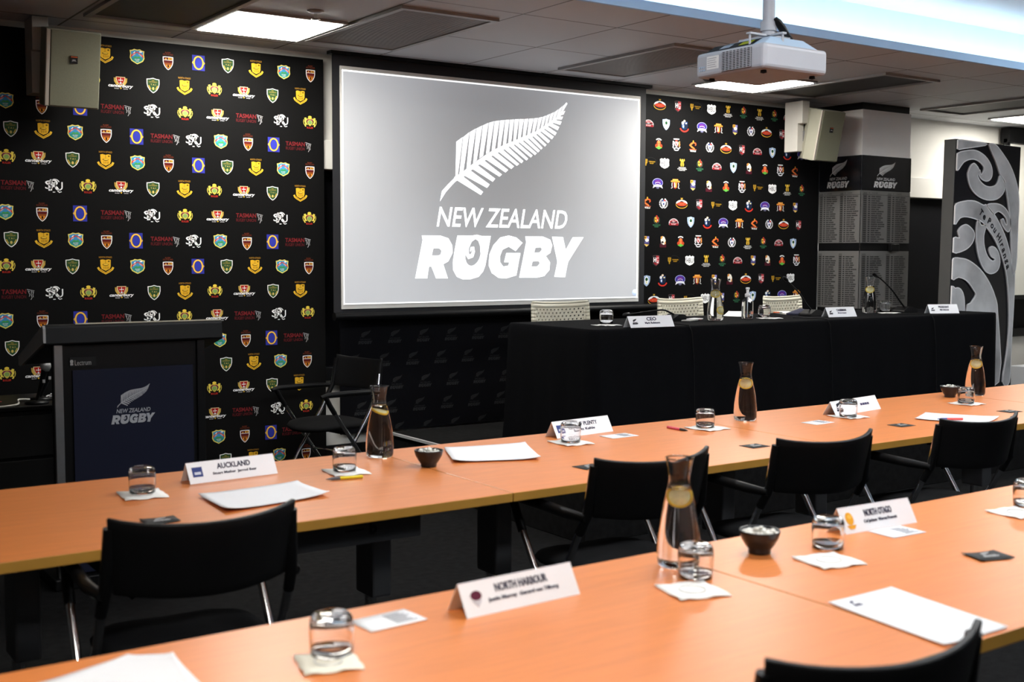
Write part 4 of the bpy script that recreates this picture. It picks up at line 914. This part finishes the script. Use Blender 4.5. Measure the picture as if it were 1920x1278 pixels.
# ------------------------------------------------------------------ things on the tables
TT = TZ+.0006; HT = HZ+.0008
tm = MB().lathe([(.0, .066), (.030, .0655), (.0362, .060), (.0378, .05), (.0370, .02), (.0355, .0), (.0375, .0), (.0392, .02), (.0400, .05), (.0385, .066), (.034, .074), (.026, .0775), (.0, .0775)], 36).build('glass_tumbler', glass)
tag(tm, 'upturned glass tumbler', 'glass', 'glass tumblers')
first = [True]
def put_glass(px, py, z, label):
    o = tm if first[0] else tm.copy()
    if not first[0]: COL.objects.link(o)
    first[0] = False; p = on_z(px, py, z); o.location = (p.x, p.y, z); o.rotation_euler = (0, 0, random.random()*6); o['label'] = label
def napkin(px, py, z, s, rz, label, col=(.86, .85, .82), group='paper coasters'):
    p = on_z(px, py, z); m = MB(); n = 6
    P = [[((i/n-.5)*s[0]+.002*math.sin(j*2.1), (j/n-.5)*s[1]+.002*math.sin(i*1.7), .0035+.0018*math.sin(i*1.9+j*1.3)) for i in range(n+1)] for j in range(n+1)]
    m.grid(P, 0, True, col); Q = Print(); Q.stroke(arcp(0, 0, s[0]*.24, s[1]*.24, 0, 360, 20), .0022, (.66, .66, .64), 0)
    Q.emit(m, (0, 0, .0055), (1, 0, 0), (0, 1, 0))
    o = m.build('paper_coaster', paper, solid=.0016); o.location = (p.x, p.y, z-.0008); o.rotation_euler = (0, 0, rz); return tag(o, label, 'coaster', group)
def a4(corners, z, label, curl=.0, pr=None, group='meeting papers', seed=1, col=(.79, .795, .82)):
    A = [on_z(x, y, z) for x, y in corners]; c0 = sum(A, Vector())/4; n = 14; P = []; rr = random.Random(seed)
    for j in range(n+1):
        row = []
        for i in range(n+1):
            u, v = i/n, j/n; p = (A[0]*(1-u)+A[1]*u)*(1-v)+(A[3]*(1-u)+A[2]*u)*v
            h = .0012+curl*(abs(u-.5)*2)**4*(.4+.6*v)+curl*.5*(abs(v-.5)*2)**5
            row.append((p.x-c0.x, p.y-c0.y, h))
        P.append(row)
    m = MB(); m.grid(P, 0, True, col)
    if pr:
        u = (A[1]-A[0]); v = (A[3]-A[0])
        for vs, f, c, l in pr.items: m.add([tuple((A[0]-c0)+u*p[0]+v*p[1]+Vector((0, 0, .0022))) for p in vs], [x[::-1] for x in f], 0, False, c)
    o = m.build('paper_sheet', paper, solid=.0012); o.location = (c0.x, c0.y, z); return tag(o, label, 'paper', group)
filled = mat('water-filled glass', (1, 1, 1), .0, trans=1., ior=1.33)
def carafe():
    t = thing('water_carafe', 'glass carafe', 'carafe')
    outer = [(0, 0), (.042, 0), (.0475, .004), (.0495, .015), (.050, .04), (.0485, .07), (.044, .105), (.0375, .14), (.0305, .17), (.0262, .19), (.0245, .203), (.0255, .215), (.0285, .232), (.0325, .25), (.0335, .253)]
    inner = [(.0318, .2535), (.0307, .25), (.0268, .232), (.0238, .215), (.0228, .203), (.0245, .19), (.0262, .181), (0, .180)]
    MB().lathe(outer+inner, 40).build('glass_body', filled, t)
    wt = [(0, .1808), (.0258, .1812), (.0256, .1822), (0, .1815)]
    MB().lathe(wt, 40).build('water', water, t)
    return t
cf = carafe(); ls = [None]; cfirst = [True]
def lemon_slice():
    t = thing('lemon_slice', '', 'lemon slice')
    MB().lathe([(0, -.003), (.0205, -.003), (.0205, .003), (0, .003)], 24).build('flesh', lemon, t)
    MB().lathe([(.0205, -.0035), (.0245, -.003), (.0245, .003), (.0205, .0035), (.0205, -.0035)], 24).build('rind', rind, t)
    return t
lm = lemon_slice(); lfirst = [True]
def put_carafe(px, py, z, label, lem, tilt=(1.1, .2, .3), low=False):
    p = on_z(px, py, z); place(cf, cfirst[0], (p.x, p.y, z), random.random()*6, label, 'water carafes'); cfirst[0] = False
    o = place(lm, lfirst[0], (p.x, p.y, z+.160), 0, lem, 'lemon slices'); lfirst[0] = False; o.rotation_euler = tilt
    if low:
        o = place(lm, False, (p.x+.02, p.y-.02, z+.06), 0, 'second lemon slice, sunk low in the carafe beside the hand sanitiser', 'lemon slices'); o.rotation_euler = (1.4, .2, -.3)
bo = MB().lathe([(0, 0), (.026, 0), (.0275, .006), (.027, .010), (.036, .022), (.045, .038), (.0495, .054), (.049, .057), (.0465, .056), (.042, .040), (.033, .024), (.020, .014), (0, .012)], 36).build('mint_bowl', bowl_m)
tag(bo, '', 'bowl', 'mint bowls'); mi = None; bfirst = [True]
MG = MB(); MG.lathe([(0, -.006), (.006, -.0055), (.0085, 0), (.006, .0055), (0, .006)], 10)
MG.add([(.006, -.003, 0), (.015, -.007, .002), (.015, .007, -.002), (.006, .003, 0)], [(0, 1, 2, 3)]); MG.add([(-.006, -.003, 0), (-.015, -.007, -.002), (-.015, .007, .002), (-.006, .003, 0)], [(3, 2, 1, 0)])
mint0 = MG.build('wrapped_mint', mint_m); tag(mint0, '', 'mint', 'mints'); mfirst = [True]
def put_bowl(px, py, z, label, ml):
    global bo
    p = on_z(px, py, z); o = bo if bfirst[0] else bo.copy()
    if not bfirst[0]: COL.objects.link(o)
    bfirst[0] = False; o.location = (p.x, p.y, z); o['label'] = label; rr = random.Random(int(px))
    k = 0
    for r, n, h in ((.0, 1, .046), (.019, 6, .046), (.031, 8, .050), (.012, 3, .056)):
        for i in range(n):
            a = 2*PI*i/n+rr.random(); q = mint0 if mfirst[0] else mint0.copy()
            if not mfirst[0]: COL.objects.link(q)
            mfirst[0] = False
            q.location = (p.x+r*math.cos(a), p.y+r*math.sin(a), z+h+rr.uniform(-.002, .003)); q.rotation_euler = (rr.uniform(-.5, .5), rr.uniform(-.5, .5), rr.random()*6)
            q['label'] = ml; q['group'] = ml
def tent(pa, pb, z, label, lines, logo=None, depth=.07, h=.062, group='place cards', extra=None):
    A, B = on_z(*pa, z), on_z(*pb, z); L = (B-A).length; rz = math.atan2(B.y-A.y, B.x-A.x)
    m = MB(); c = (.86, .865, .885); th = .0012; D = depth
    F0, F1, R0, R1, K0, K1 = (-L/2, 0, 0), (L/2, 0, 0), (-L/2, D/2, h), (L/2, D/2, h), (-L/2, D, 0), (L/2, D, 0)
    m.add([F0, F1, R1, R0], [(0, 1, 2, 3)], 0, False, c); m.add([R0, R1, K1, K0], [(0, 1, 2, 3)], 0, False, c)
    P = Print(); sl = math.hypot(D/2, h)
    ink = (.03, .03, .06)
    for (tx, yy, hh, ww) in lines: P.text(tx, L*.02, sl*yy, h=sl*hh, w=L*ww, col=ink, lay=1, bold=.022)
    if extra: extra(P, L, sl)
    if logo == 'fern': P.merge(FERN, -L*.37, sl*.28, L*.13, lay=1, col=(.02, .02, .03))
    elif logo: P.merge(crest(logo), -L*.38, sl*.48, L*.0135, lay=1)
    elif logo is None: P.rect(-L*.45, sl*.3, -L*.34, sl*.75, '#31407c', 1).rect(-L*.43, sl*.4, -L*.36, sl*.52, '#c8cede', 2)
    v = Vector((0, D/2, h)).normalized(); P.emit(m, (0, 0, 0), (1, 0, 0), v, base=.0009)
    o = m.build('place_card', paper, solid=th, soff=-1); o.location = ((A.x+B.x)/2, (A.y+B.y)/2, z); o.rotation_euler = (0, 0, rz); return tag(o, label, 'place card', group)
def flatcard(px, py, z, w_, d_, rz, label, kind, bend=.0):
    p = on_z(px, py, z); m = MB(); n = 6
    dark = kind == 'black'; c = (.022, .022, .022) if dark else (.85, .86, .885)
    H_ = lambda x: bend*(x/w_*2)**2
    m.grid([[(x, y, .001+H_(x)) for x in [(-.5+i/n)*w_ for i in range(n+1)]] for y in (-d_/2, 0, d_/2)], 0, True, c)
    P = Print()
    if dark: P.merge(FERN, .004, -.014, .048, lay=0, col=(.42, .42, .42)); P.items = [x for x in P.items if True]
    else:
        for k in range(6): P.rect(w_*.02, -d_*.34+k*d_*.12, w_*(.40-.05*(k % 3)), -d_*.34+k*d_*.12+d_*.06, (.42, .43, .46), 0)
    P.emit(m, (0, 0, .0018+bend*.3), (1, 0, 0), (0, 1, 0), step=.0002)
    o = m.build('business_card' if dark else 'info_card', paper, solid=.0008); o.location = (p.x, p.y, z); o.rotation_euler = (0, 0, rz)
    return tag(o, label, 'card', 'black business cards' if dark else 'white information cards')
def pen(pa, pb, z, label, cols, r=.0055):
    A, B = on_z(*pa, z+r), on_z(*pb, z+r); L = (B-A).length; t = thing('marker_pen', label, 'pen', ((A+B)/2), math.atan2(B.y-A.y, B.x-A.x), 'pens on the tables')
    c1, c2 = cols
    MB().tube([(-L/2, 0, 0), (L*.12, 0, 0)], r, 12).build('barrel', mat('pen '+c1, c1, .35, var=.03), t)
    MB().tube([(L*.12, 0, 0), (L*.34, 0, 0), (L*.42, 0, 0), (L/2, 0, -.0005)], [r*.95, r*.85, r*.5, r*.15], 12).build('tip', mat('pen '+c2, c2, .35, var=.03), t)
    return t

# row nearer the stage
R = 'near the stage'
napkin(267, 928, TT, (.125, .14), -.10, 'paper coaster under the leftmost upturned tumbler, beside the AUCKLAND card')
put_glass(267, 922, TT+.0068, 'upturned glass tumbler on a paper coaster left of the AUCKLAND place card')
tent((357, 908), (521, 887), TT, 'white folded place card reading AUCKLAND', [('AUCKLAND', .70, .26, .38), ('Stuart Mather  Jarrod Bear', .36, .15, .50)])
a4([(372, 931), (558, 906), (618, 930), (425, 962)], TT, 'blank white sheet of paper behind the chair at the AUCKLAND place', .010)
flatcard(300, 976, TT, .092, .075, -.06, 'black business card with fern logo between the AUCKLAND chair and the leftmost tumbler', 'black', .002)
napkin(649, 885, TT, (.125, .14), -.12, 'paper coaster with the yellow highlighter lying in front of it')
put_glass(646, 881, TT+.0068, 'upturned glass tumbler beside the carafe in front of the black folding chair by the banner')
pen((680, 893), (611, 898), TT, 'yellow highlighter pen with grey tip lying by a paper coaster', ('#e6d21e', '#5a5e66'))
put_carafe(712, 855, TT, 'water carafe in front of the empty armchair, at the seam of the two left tables', 'lemon slice floating in the carafe in front of the empty armchair', (.35, .2, .3))
put_bowl(804, 874, TT, 'black bowl of mints beside the blank sheet in the middle of the nearer-stage row', 'wrapped mints heaped in the bowl in the middle of the nearer-stage row')
a4([(833, 842), (985, 832), (1014, 862), (850, 868)], TT, 'blank white sheet of paper right of the black bowl, in the nearer-stage row', .008, seed=2)
flatcard(1105, 875, TT, .092, .075, .06, 'black business card with fern logo left of the chair behind the front-row carafe', 'black')
tent((1045, 822), (1150, 808), TT, 'white folded place card ending in ENTY, half hidden by a tumbler', [('BAY OF PLENTY', .70, .24, .50), ('Scott Kahle', .38, .15, .36)])
napkin(1070, 830, TT, (.125, .14), -.05, 'paper coaster under the tumbler that hides part of a place card')
put_glass(1070, 827, TT+.0068, 'upturned glass tumbler standing in front of the place card ending in ENTY')
flatcard(1161, 817, TT, .135, .085, .02, 'white information card right of the place card ending in ENTY', 'white')
pen((1252, 800), (1290, 807), TT, 'red pen with dark tip lying left of a tumbler and coaster', ('#e0506a', '#2a2a30'))
napkin(1326, 803, TT, (.13, .14), .1, 'paper coaster beside the red pen, left of the middle carafe')
put_glass(1322, 800, TT+.0068, 'upturned glass tumbler between the red pen and the middle carafe of the nearer-stage row')
put_carafe(1397, 787, TT, 'water carafe in the middle of the nearer-stage row, right of the red pen', 'lemon slice facing forward in the middle carafe of the nearer-stage row', (1.45, 0, -.8))
flatcard(1415, 836, TT, .092, .075, .0, 'black business card with fern logo in front of the middle carafe', 'black')
tent((1568, 780), (1652, 766), TT, 'white folded place card in the nearer-stage row, mostly hidden by a tumbler', [], 'fern', extra=lambda P, L, sl: [P.rect(L*(.1+.05*k), sl*.45, L*(.14+.05*k), sl*.6, (.05, .05, .12), 1) for k in range(4)])
napkin(1590, 781, TT, (.125, .14), -.02, 'paper coaster under the tumbler that hides most of a place card')
put_glass(1590, 780, TT+.0068, 'upturned glass tumbler in front of the mostly hidden place card')
flatcard(1533, 792, TT, .125, .085, .08, 'white information card left of the mostly hidden place card', 'white')
flatcard(1690, 797, TT, .092, .075, -.03, 'black business card with fern logo left of the papers with the red and blue pen', 'black')
a4([(1715, 786), (1735, 775), (1873, 784), (1843, 797)], TT, 'white sheet of paper with a red and blue pen lying on it', .006, seed=3)
pen((1805, 785), (1757, 785), TT+.004, 'red pen with blue tip lying on a white sheet', ('#e0524a', '#3a3f8c'))
put_bowl(1781, 744, TT, 'black bowl of mints beside the carafe at the far right of the nearer-stage row', 'wrapped mints heaped in the bowl at the far right of the nearer-stage row')
put_carafe(1828, 740, TT, 'water carafe at the far right end of the nearer-stage row', 'lemon slice floating in the carafe at the far right end of the row', (1.3, 0, -.85))
napkin(1812, 757, TT, (.125, .13), .05, 'paper coaster right of the far-right bowl of mints')
put_glass(1811, 755, TT+.0068, 'upturned glass tumbler right of the far-right bowl of mints')
flatcard(1893, 771, TT, .092, .075, -.04, 'black business card with fern logo at the far right edge of the nearer-stage row', 'black')
# front row
tent((876, 1160), (1088, 1113), TT, 'white folded place card reading NORTH HARBOUR', [('NORTH HARBOUR', .70, .24, .46), ('Justin Murray  Gerard van Tilborg', .38, .14, .62)], logo='x', extra=lambda P, L, sl: P.ell(-L*.38, sl*.58, L*.045, sl*.14, '#5a1630', 1).poly([(-L*.42, sl*.45), (-L*.34, sl*.45), (-L*.38, sl*.25)], '#c8c8ce', 1))
flatcard(728, 1163, TT, .13, .085, .07, 'white information card left of the NORTH HARBOUR place card', 'white')
napkin(616, 1243, TT, (.105, .105), -.25, 'cream paper coaster at the bottom of the photo, in front of the nearest tumbler', (.80, .77, .66))
put_glass(622, 1226, TT, 'upturned glass tumbler nearest the camera, left of the NORTH HARBOUR card')
a4([(60, 1290), (240, 1232), (325, 1232), (400, 1310)], TT, 'white sheet of paper at the lower left end of the front row', .006, seed=4)
put_carafe(1272, 1059, TT, 'large-looking water carafe on the front row of tables, at the seam', 'lemon slice floating in the front-row carafe', (1.15, .2, -.75))
napkin(1298, 1108, TT, (.12, .12), -.25, 'paper coaster in front of the front-row carafe and tumbler')
put_glass(1304, 1081, TT, 'upturned glass tumbler standing against the front-row carafe')
put_bowl(1424, 1036, TT, 'black bowl of mints on the front row of tables', 'wrapped mints heaped in the bowl on the front row')
napkin(1554, 1052, TT, (.125, .12), -.18, 'paper coaster in front of the NORTH OTAGO place card')
put_glass(1552, 1026, TT, 'upturned glass tumbler in front of the NORTH OTAGO place card')
tent((1587, 1002), (1720, 979), TT, 'white folded place card reading NORTH OTAGO', [('NORTH OTAGO', .68, .26, .38), ('Col Jackson  Warren Prescott', .36, .15, .46)], logo='x', extra=lambda P, L, sl: P.ell(-L*.39, sl*.55, L*.05, sl*.24, '#e8a628', 1).ell(-L*.385, sl*.62, L*.028, sl*.08, '#f2c050', 2).poly([(-L*.45, sl*.3), (-L*.33, sl*.3), (-L*.36, sl*.16), (-L*.42, sl*.16)], '#e8a628', 1))
flatcard(1682, 997, TT, .125, .085, -.05, 'white information card right of the front-row tumbler, by the NORTH OTAGO card', 'white')
flatcard(1852, 1043, TT, .095, .075, -.3, 'black business card with fern logo on the front row of tables', 'black', .003)
P = Print(); small_fern(P, .22, .17, .13, (.10, .10, .16)); P.items = [([(p[0], .34-p[1]) for p in v], [x[::-1] for x in f], c, l) for v, f, c, l in P.items]
for k in range(9): P.rect(.12, .36+.05*k, .88-.07*(k % 3), .368+.05*k, (.62, .63, .66), 0)
a4([(1552.5, 1131), (1671, 1102), (1890, 1178), (1770, 1212)], TT, 'printed white sheet with small fern letterhead, right of the seam in the front row', .002, P)
napkin(1908, 962, TT, (.125, .12), -.1, 'paper coaster cut off by the right edge of the photo')
put_glass(1926, 948, TT, 'upturned glass tumbler cut off by the right edge of the photo')

# head table
napkin(1137, 610, HT, (.13, .12), .1, 'paper coaster at the left end of the head table')
put_glass(1137, 606, HT+.0068, 'upturned glass tumbler at the left end of the head table, beside the CEO card')
tent((1183, 614.5), (1265, 611.5), HT, 'white folded place card reading CEO', [('CEO', .72, .30, .22), ('Mark Robinson', .38, .17, .34)], 'fern')
tent((1554, 594.5), (1607, 593), HT, 'white folded place card reading CHAIRMAN', [('CHAIRMAN', .70, .24, .34), ('Brent Impey', .40, .16, .30)], 'fern')
tent((1744, 587.5), (1799, 587), HT, 'white folded place card reading PRESIDENT', [('PRESIDENT', .70, .24, .36), ('Bill Osborne', .40, .16, .30)], 'fern')
put_carafe(1341, 600, HT, 'water carafe on the head table beside the hand sanitiser', 'pale lemon slice floating in the carafe beside the hand sanitiser', (1.3, 0, -.8), True)
put_carafe(1630, 586, HT, 'water carafe on the head table in front of the honours-board pillar', 'bright lemon slice floating in the carafe in front of the pillar', (1.2, .1, -.9))
napkin(1443, 597, HT, (.13, .11), .05, 'paper coaster under the tumbler right of the hand sanitiser')
put_glass(1433, 594, HT+.0068, 'upturned glass tumbler right of the hand sanitiser, before the third cream chair')
napkin(1668, 587, HT, (.13, .10), .0, 'paper coaster right of the carafe in front of the pillar')
put_glass(1660, 584, HT+.0068, 'upturned glass tumbler right of the carafe in front of the pillar')
def sanitiser():
    p = on_z(1401, 597, HT); t = thing('hand_sanitiser', 'clear pump bottle of hand sanitiser on the head table', 'pump bottle', (p.x, p.y, HT), .5)
    MB().lathe([(0, 0), (.034, 0), (.037, .004), (.037, .105), (.030, .122), (.014, .130), (.014, .138), (0, .138)], 32).build('bottle', gel, t)
    w = mat('white pump plastic', (.82, .83, .86), .35, var=.02)
    MB().lathe([(0, .136), (.017, .136), (.017, .156), (.008, .160), (.008, .185), (0, .185)], 20).build('collar', w, t)
    m = MB(); m.box(-.012, .012, -.010, .010, .183, .196).box(-.034, -.008, -.005, .005, .186, .195); m.build('pump_head', w, t, bevel=.003)
    MB().tube([(0, 0, .01), (0, 0, .134)], .0028, 8).build('dip_tube', w, t)
    m = MB(); P = Print(); P.rect(-.022, .034, .022, .044, '#d88a6a', 0)
    m.add([(.0375*math.sin(a), -.0375*math.cos(a), z) for z in (.030, .046) for a in [(-.7+1.4*i/8) for i in range(9)]], [(i, i+1, 9+i+1, 9+i) for i in range(8)], 0, True, lin('#c9876c')); m.build('label_band', printed, t)
sanitiser()
# loose papers and folder
a4([(1356, 593), (1366, 584), (1400, 585), (1392, 595)], HT, 'white papers between the carafe and the hand sanitiser', .004, seed=5, col=(.82, .82, .82))
def folder():
    a = [on_z(*q, HT) for q in ((1450, 586.5), (1465, 585), (1503, 586), (1474, 590))]; c0 = sum(a, Vector())/4
    t = thing('open_folder', 'open document folder on the head table before the third cream chair', 'folder', (c0.x, c0.y, HT))
    m = MB()
    for k in range(4): pass
    m.add([tuple(v-c0)[:2]+(.0,) for v in a]+[tuple(v-c0)[:2]+(.008,) for v in a], [(3, 2, 1, 0), (4, 5, 6, 7), (0, 1, 5, 4), (1, 2, 6, 5), (2, 3, 7, 6), (3, 0, 4, 7)], 0, False, (.70, .68, .62)); m.build('document_block', paper, t)
    b_ = [on_z(*q, HT) for q in ((1474, 590), (1500, 585.5), (1510, 588), (1496, 591))]
    m = MB(); m.add([tuple(v-c0)[:2]+(.001,) for v in b_]+[tuple(v-c0)[:2]+(.012+.018*(i in (1, 2)),) for i, v in enumerate(b_)], [(3, 2, 1, 0), (4, 5, 6, 7), (0, 1, 5, 4), (1, 2, 6, 5), (2, 3, 7, 6), (3, 0, 4, 7)]); m.build('cover', mat('navy folder cover', (.02, .022, .05), .4, var=.05), t)
folder()
pen((1450, 585.5), (1468, 585.5), HT+.009, 'orange pen lying on the open folder', ('#dd5a1e', '#8a8a8a'), .0045)
P = Print()
def phone():
    a = on_z(1298, 602, HT); t = thing('card_holder', 'small silver card holder with white card lying right of the CEO card', 'card holder', (a.x, a.y, HT), .35)
    MB().box(-.085, .02, -.032, .032, 0, .010).build('holder', alu, t, bevel=.003)
    MB().box(-.02, .085, -.03, .03, .010, .016).build('card_stack', mat('card stock', (.8, .8, .8), .6, var=.02), t)
    MB().box(.085, .10, -.012, .0, .004, .014).build('red_tab', mat('red tab', (.5, .03, .03), .5, var=.02), t)
phone()
def mic(px, py, pts, label, rz=0.):
    p = on_z(px, py, HT); t = thing('gooseneck_microphone', label, 'microphone', (p.x, p.y, HT), 0, 'gooseneck microphones')
    m = MB(); m.prism([(-.075, 0), (.075, 0), (.07, .012), (.02, .04), (-.02, .042), (-.07, .016)], 'y', -.05, .05); m.build('base', black_plastic, t, bevel=.006)
    Pp = [Vector(q) for q in pts]; S_ = []
    for i in range(len(Pp)-1):
        for k in range(6):
            f = k/6; p0 = Pp[max(i-1, 0)]; p1 = Pp[i]; p2 = Pp[i+1]; p3 = Pp[min(i+2, len(Pp)-1)]
            S_.append(.5*((2*p1)+(p2-p0)*f+(2*p0-5*p1+4*p2-p3)*f*f+(3*p1-p0-3*p2+p3)*f**3))
    S_.append(Pp[-1]); MB().tube(S_, [.0065-.0025*i/len(S_) for i in range(len(S_))], 10).build('gooseneck', black_plastic, t)
    d = (Pp[-1]-Pp[-2]).normalized(); e = Pp[-1]
    MB().tube([e-d*.005, e, e+d*.03, e+d*.045], [.006, .011, .012, .006], 12).build('capsule', black_plastic, t)
def rel(base, L):
    b_ = on_z(*base, HT); return [tuple(on_y(x, y, b_.y+dy)-b_) for x, y, dy in L]
mic(1268, 601, [(0, 0, .03)]+rel((1268, 601), [(1257, 586, 0), (1244, 581, .0), (1222, 583, .03), (1180, 589, .06)]), 'gooseneck microphone behind the CEO card, neck bent low to the left')
mic(1523, 591.5, [(0, 0, .03)]+rel((1523, 591.5), [(1512, 570, 0), (1500, 551, .0), (1486, 536, .0), (1476, 526, .0)]), 'gooseneck microphone left of the CHAIRMAN card, reaching up before the third cream chair')
mic(1697, 585, [(0, 0, .03)]+rel((1697, 585), [(1690, 568, 0), (1672, 543, 0), (1654, 525, 0), (1643, 517, 0)]), 'gooseneck microphone before the pillar, left of the PRESIDENT card')
def cable(x, label):
    pts = [(x-.06, 5.15, HT+.004), (x-.02, 4.98, HT+.006), (x, 4.925, HT+.002), (x+.004, 4.905, HT-.03), (x+.012, 4.893, HT-.2), (x+.004, 4.875, HT-.45), (x+.02, 4.86, DZ+.05), (x+.03, 4.80, DZ+.004)]
    o = MB().tube(pts, .003, 8).build('microphone_cable', mat('grey black cable', (.007, .007, .0075), .6, spec=.1, var=.05)); tag(o, label, 'cable', 'microphone cables')
cable(on_y(1297, 640, 4.9).x, 'thin cable hanging down the head table cloth right of the CEO card')
cable(on_y(1556, 640, 4.9).x, 'thin cable hanging down the head table cloth below the CHAIRMAN card')
cable(on_y(1751, 640, 4.9).x, 'thin cable hanging down the head table cloth below the PRESIDENT card')

# ------------------------------------------------------------------ lectern
def lectern():
    X0, Y0 = 1.25, 5.2
    t = thing('lectern', 'black lectern with dark blue front panel and white fern logo', 'lectern', (X0, Y0, 0))
    w_ = .645
    MB().box(0, w_, 0, .07, .05, 1.06).build('body', black_plastic, t, bevel=.006)
    m = MB()
    m.box(-.006, .03, -.012, .008, .03, 1.06); m.build('aluminium_post', alu, t, bevel=.003)
    MB().box(w_-.03, w_+.006, -.012, .008, .03, 1.06).build('black_post', black_plastic, t, bevel=.003)
    m = MB(); m.prism([(-.03, 1.055), (-.02, 1.13), (-.005, 1.141), (.43, .985), (.43, .94), (.40, .94)], 'x', .07-.11, w_+.085); m.build('reading_top', black_plastic, t, bevel=.006)
    m = MB(); m.prism([(-.032, 1.062), (-.03, 1.122), (-.02, 1.136), (.44, .975), (.44, .935), (.405, .932)], 'x', -.052, -.041); m.build('top_side_trim', mat('grey side trim', (.34, .34, .34), .6, var=.05), t, bevel=.002)
    m = MB(); m.box(.085, w_+.085, -.012, -.006, 1.1365, 1.1415); m.build('bright_edge', mat('bright edge trim', (.6, .56, .45), .35, var=.03), t)
    m = MB(); m.box(.07, w_-.05, -.010, 0, .06, .94, 0, col=(.006, .008, .024)); P = Print(); c = on_y(249, 792, Y0)
    ww = on_y(291, 780, Y0).x-on_y(209, 790, Y0).x
    P.merge(FERN, c.x-X0, c.z, ww, lay=0, col=(.42, .43, .46)); P.emit(m, (0, -.010, 0), (1, 0, 0), (0, 0, 1)); m.build('front_panel', printed, t)
    m = MB(); m.box(.06, .17, -.004, 0, .955, .995, 0, col=(.010, .010, .011)); P = Print(); P.text('Lectrum', .115, .972, w=.068, h=.022, col=(.33, .33, .33), lay=0).ell(.068, .978, .007, .008, (.33, .33, .33), 0).rect(.062, .962, .074, .970, (.33, .33, .33), 0)
    P.emit(m, (0, -.004, 0), (1, 0, 0), (0, 0, 1)); m.build('maker_plate', printed, t)
    MB().box(-.03, w_+.03, -.04, .46, 0, .05).build('base', black_plastic, t, bevel=.006)
lectern()
# ------------------------------------------------------------------ equipment desk behind the lectern
t = thing('equipment_cabinet', 'black equipment cabinet with drawers behind the lectern', 'cabinet', (.92, 5.85, 0))
MB().box(-.12, .50, 0, .5, .02, .70).build('carcass', black_plastic, t, bevel=.004)
for k in range(3): MB().box(-.10, .48, -.012, 0, .06+k*.21, .255+k*.21).build('drawer', mat('black drawer front', (.014, .014, .0145), .4, var=.05), t, bevel=.003)
MB().box(-.14, .52, -.02, .52, .70, .72).build('top', black_plastic, t, bevel=.003)
def handheld(x, y, tip, label):
    t = thing('microphone', label, 'microphone', (x, y, .72), 0, 'microphones on the equipment cabinet')
    MB().lathe([(0, 0), (.055, 0), (.055, .01), (.012, .016), (0, .016)], 20).build('stand_base', black_plastic, t)
    MB().tube([(0, 0, .015), (tip[0]*.6, 0, .10), (tip[0]*.9, 0, .16)], [.006, .012, .016], 12).build('handle', black_plastic, t)
    MB().lathe([(0, -.03), (.016, -.026), (.025, -.008), (.026, .006), (.02, .022), (0, .029)], 20, 0, (tip[0], 0, tip[1])).build('mesh_head', mat('microphone mesh', (.45, .45, .45), .4, .6, var=.2, vscale=300), t)
    m = MB(); m.box(tip[0]*.7-.006, tip[0]*.7+.006, -.02, -.013, .10, .115).build('switch_plate', mat('pale switch', (.6, .6, .6), .4, var=.02), t)
handheld(1.335, 5.92, (.045, .18), 'left one of the two microphones behind the lectern edge')
handheld(1.385, 6.06, (.06, .185), 'right one of the two microphones behind the lectern edge')
def cord(pts, r, m_, label):
    S_ = []; Pp = [Vector(q) for q in pts]
    for i in range(len(Pp)-1):
        for k in range(6):
            f = k/6; p0 = Pp[max(i-1, 0)]; p1 = Pp[i]; p2 = Pp[i+1]; p3 = Pp[min(i+2, len(Pp)-1)]
            S_.append(.5*((2*p1)+(p2-p0)*f+(2*p0-5*p1+4*p2-p3)*f*f+(3*p1-p0-3*p2+p3)*f**3))
    S_.append(Pp[-1]); o = MB().tube(S_, r, 8).build('audio_cable', m_); tag(o, label, 'cable', 'cables on the equipment cabinet')
cw_ = mat('pale cable', (.45, .44, .40), .5, var=.05); cr_ = mat('red cable', (.30, .03, .03), .5, var=.05)
cord([(.80, 5.98, .80), (.86, 5.95, .745), (1.0, 5.9, .727), (1.08, 5.93, .727), (1.11, 5.95, .728)], .004, cw_, 'pale cable looping over the left end of the equipment cabinet')
cord([(1.02, 6.0, .727), (1.10, 6.02, .729), (1.2, 6.03, .727)], .003, cr_, 'thin red cable on the equipment cabinet')
cord([(1.13, 5.80, .728), (1.23, 5.84, .732), (1.27, 6.0, .735), (1.33, 6.04, .728)], .005, cw_, 'pale cable bundle on the equipment cabinet by the microphones')
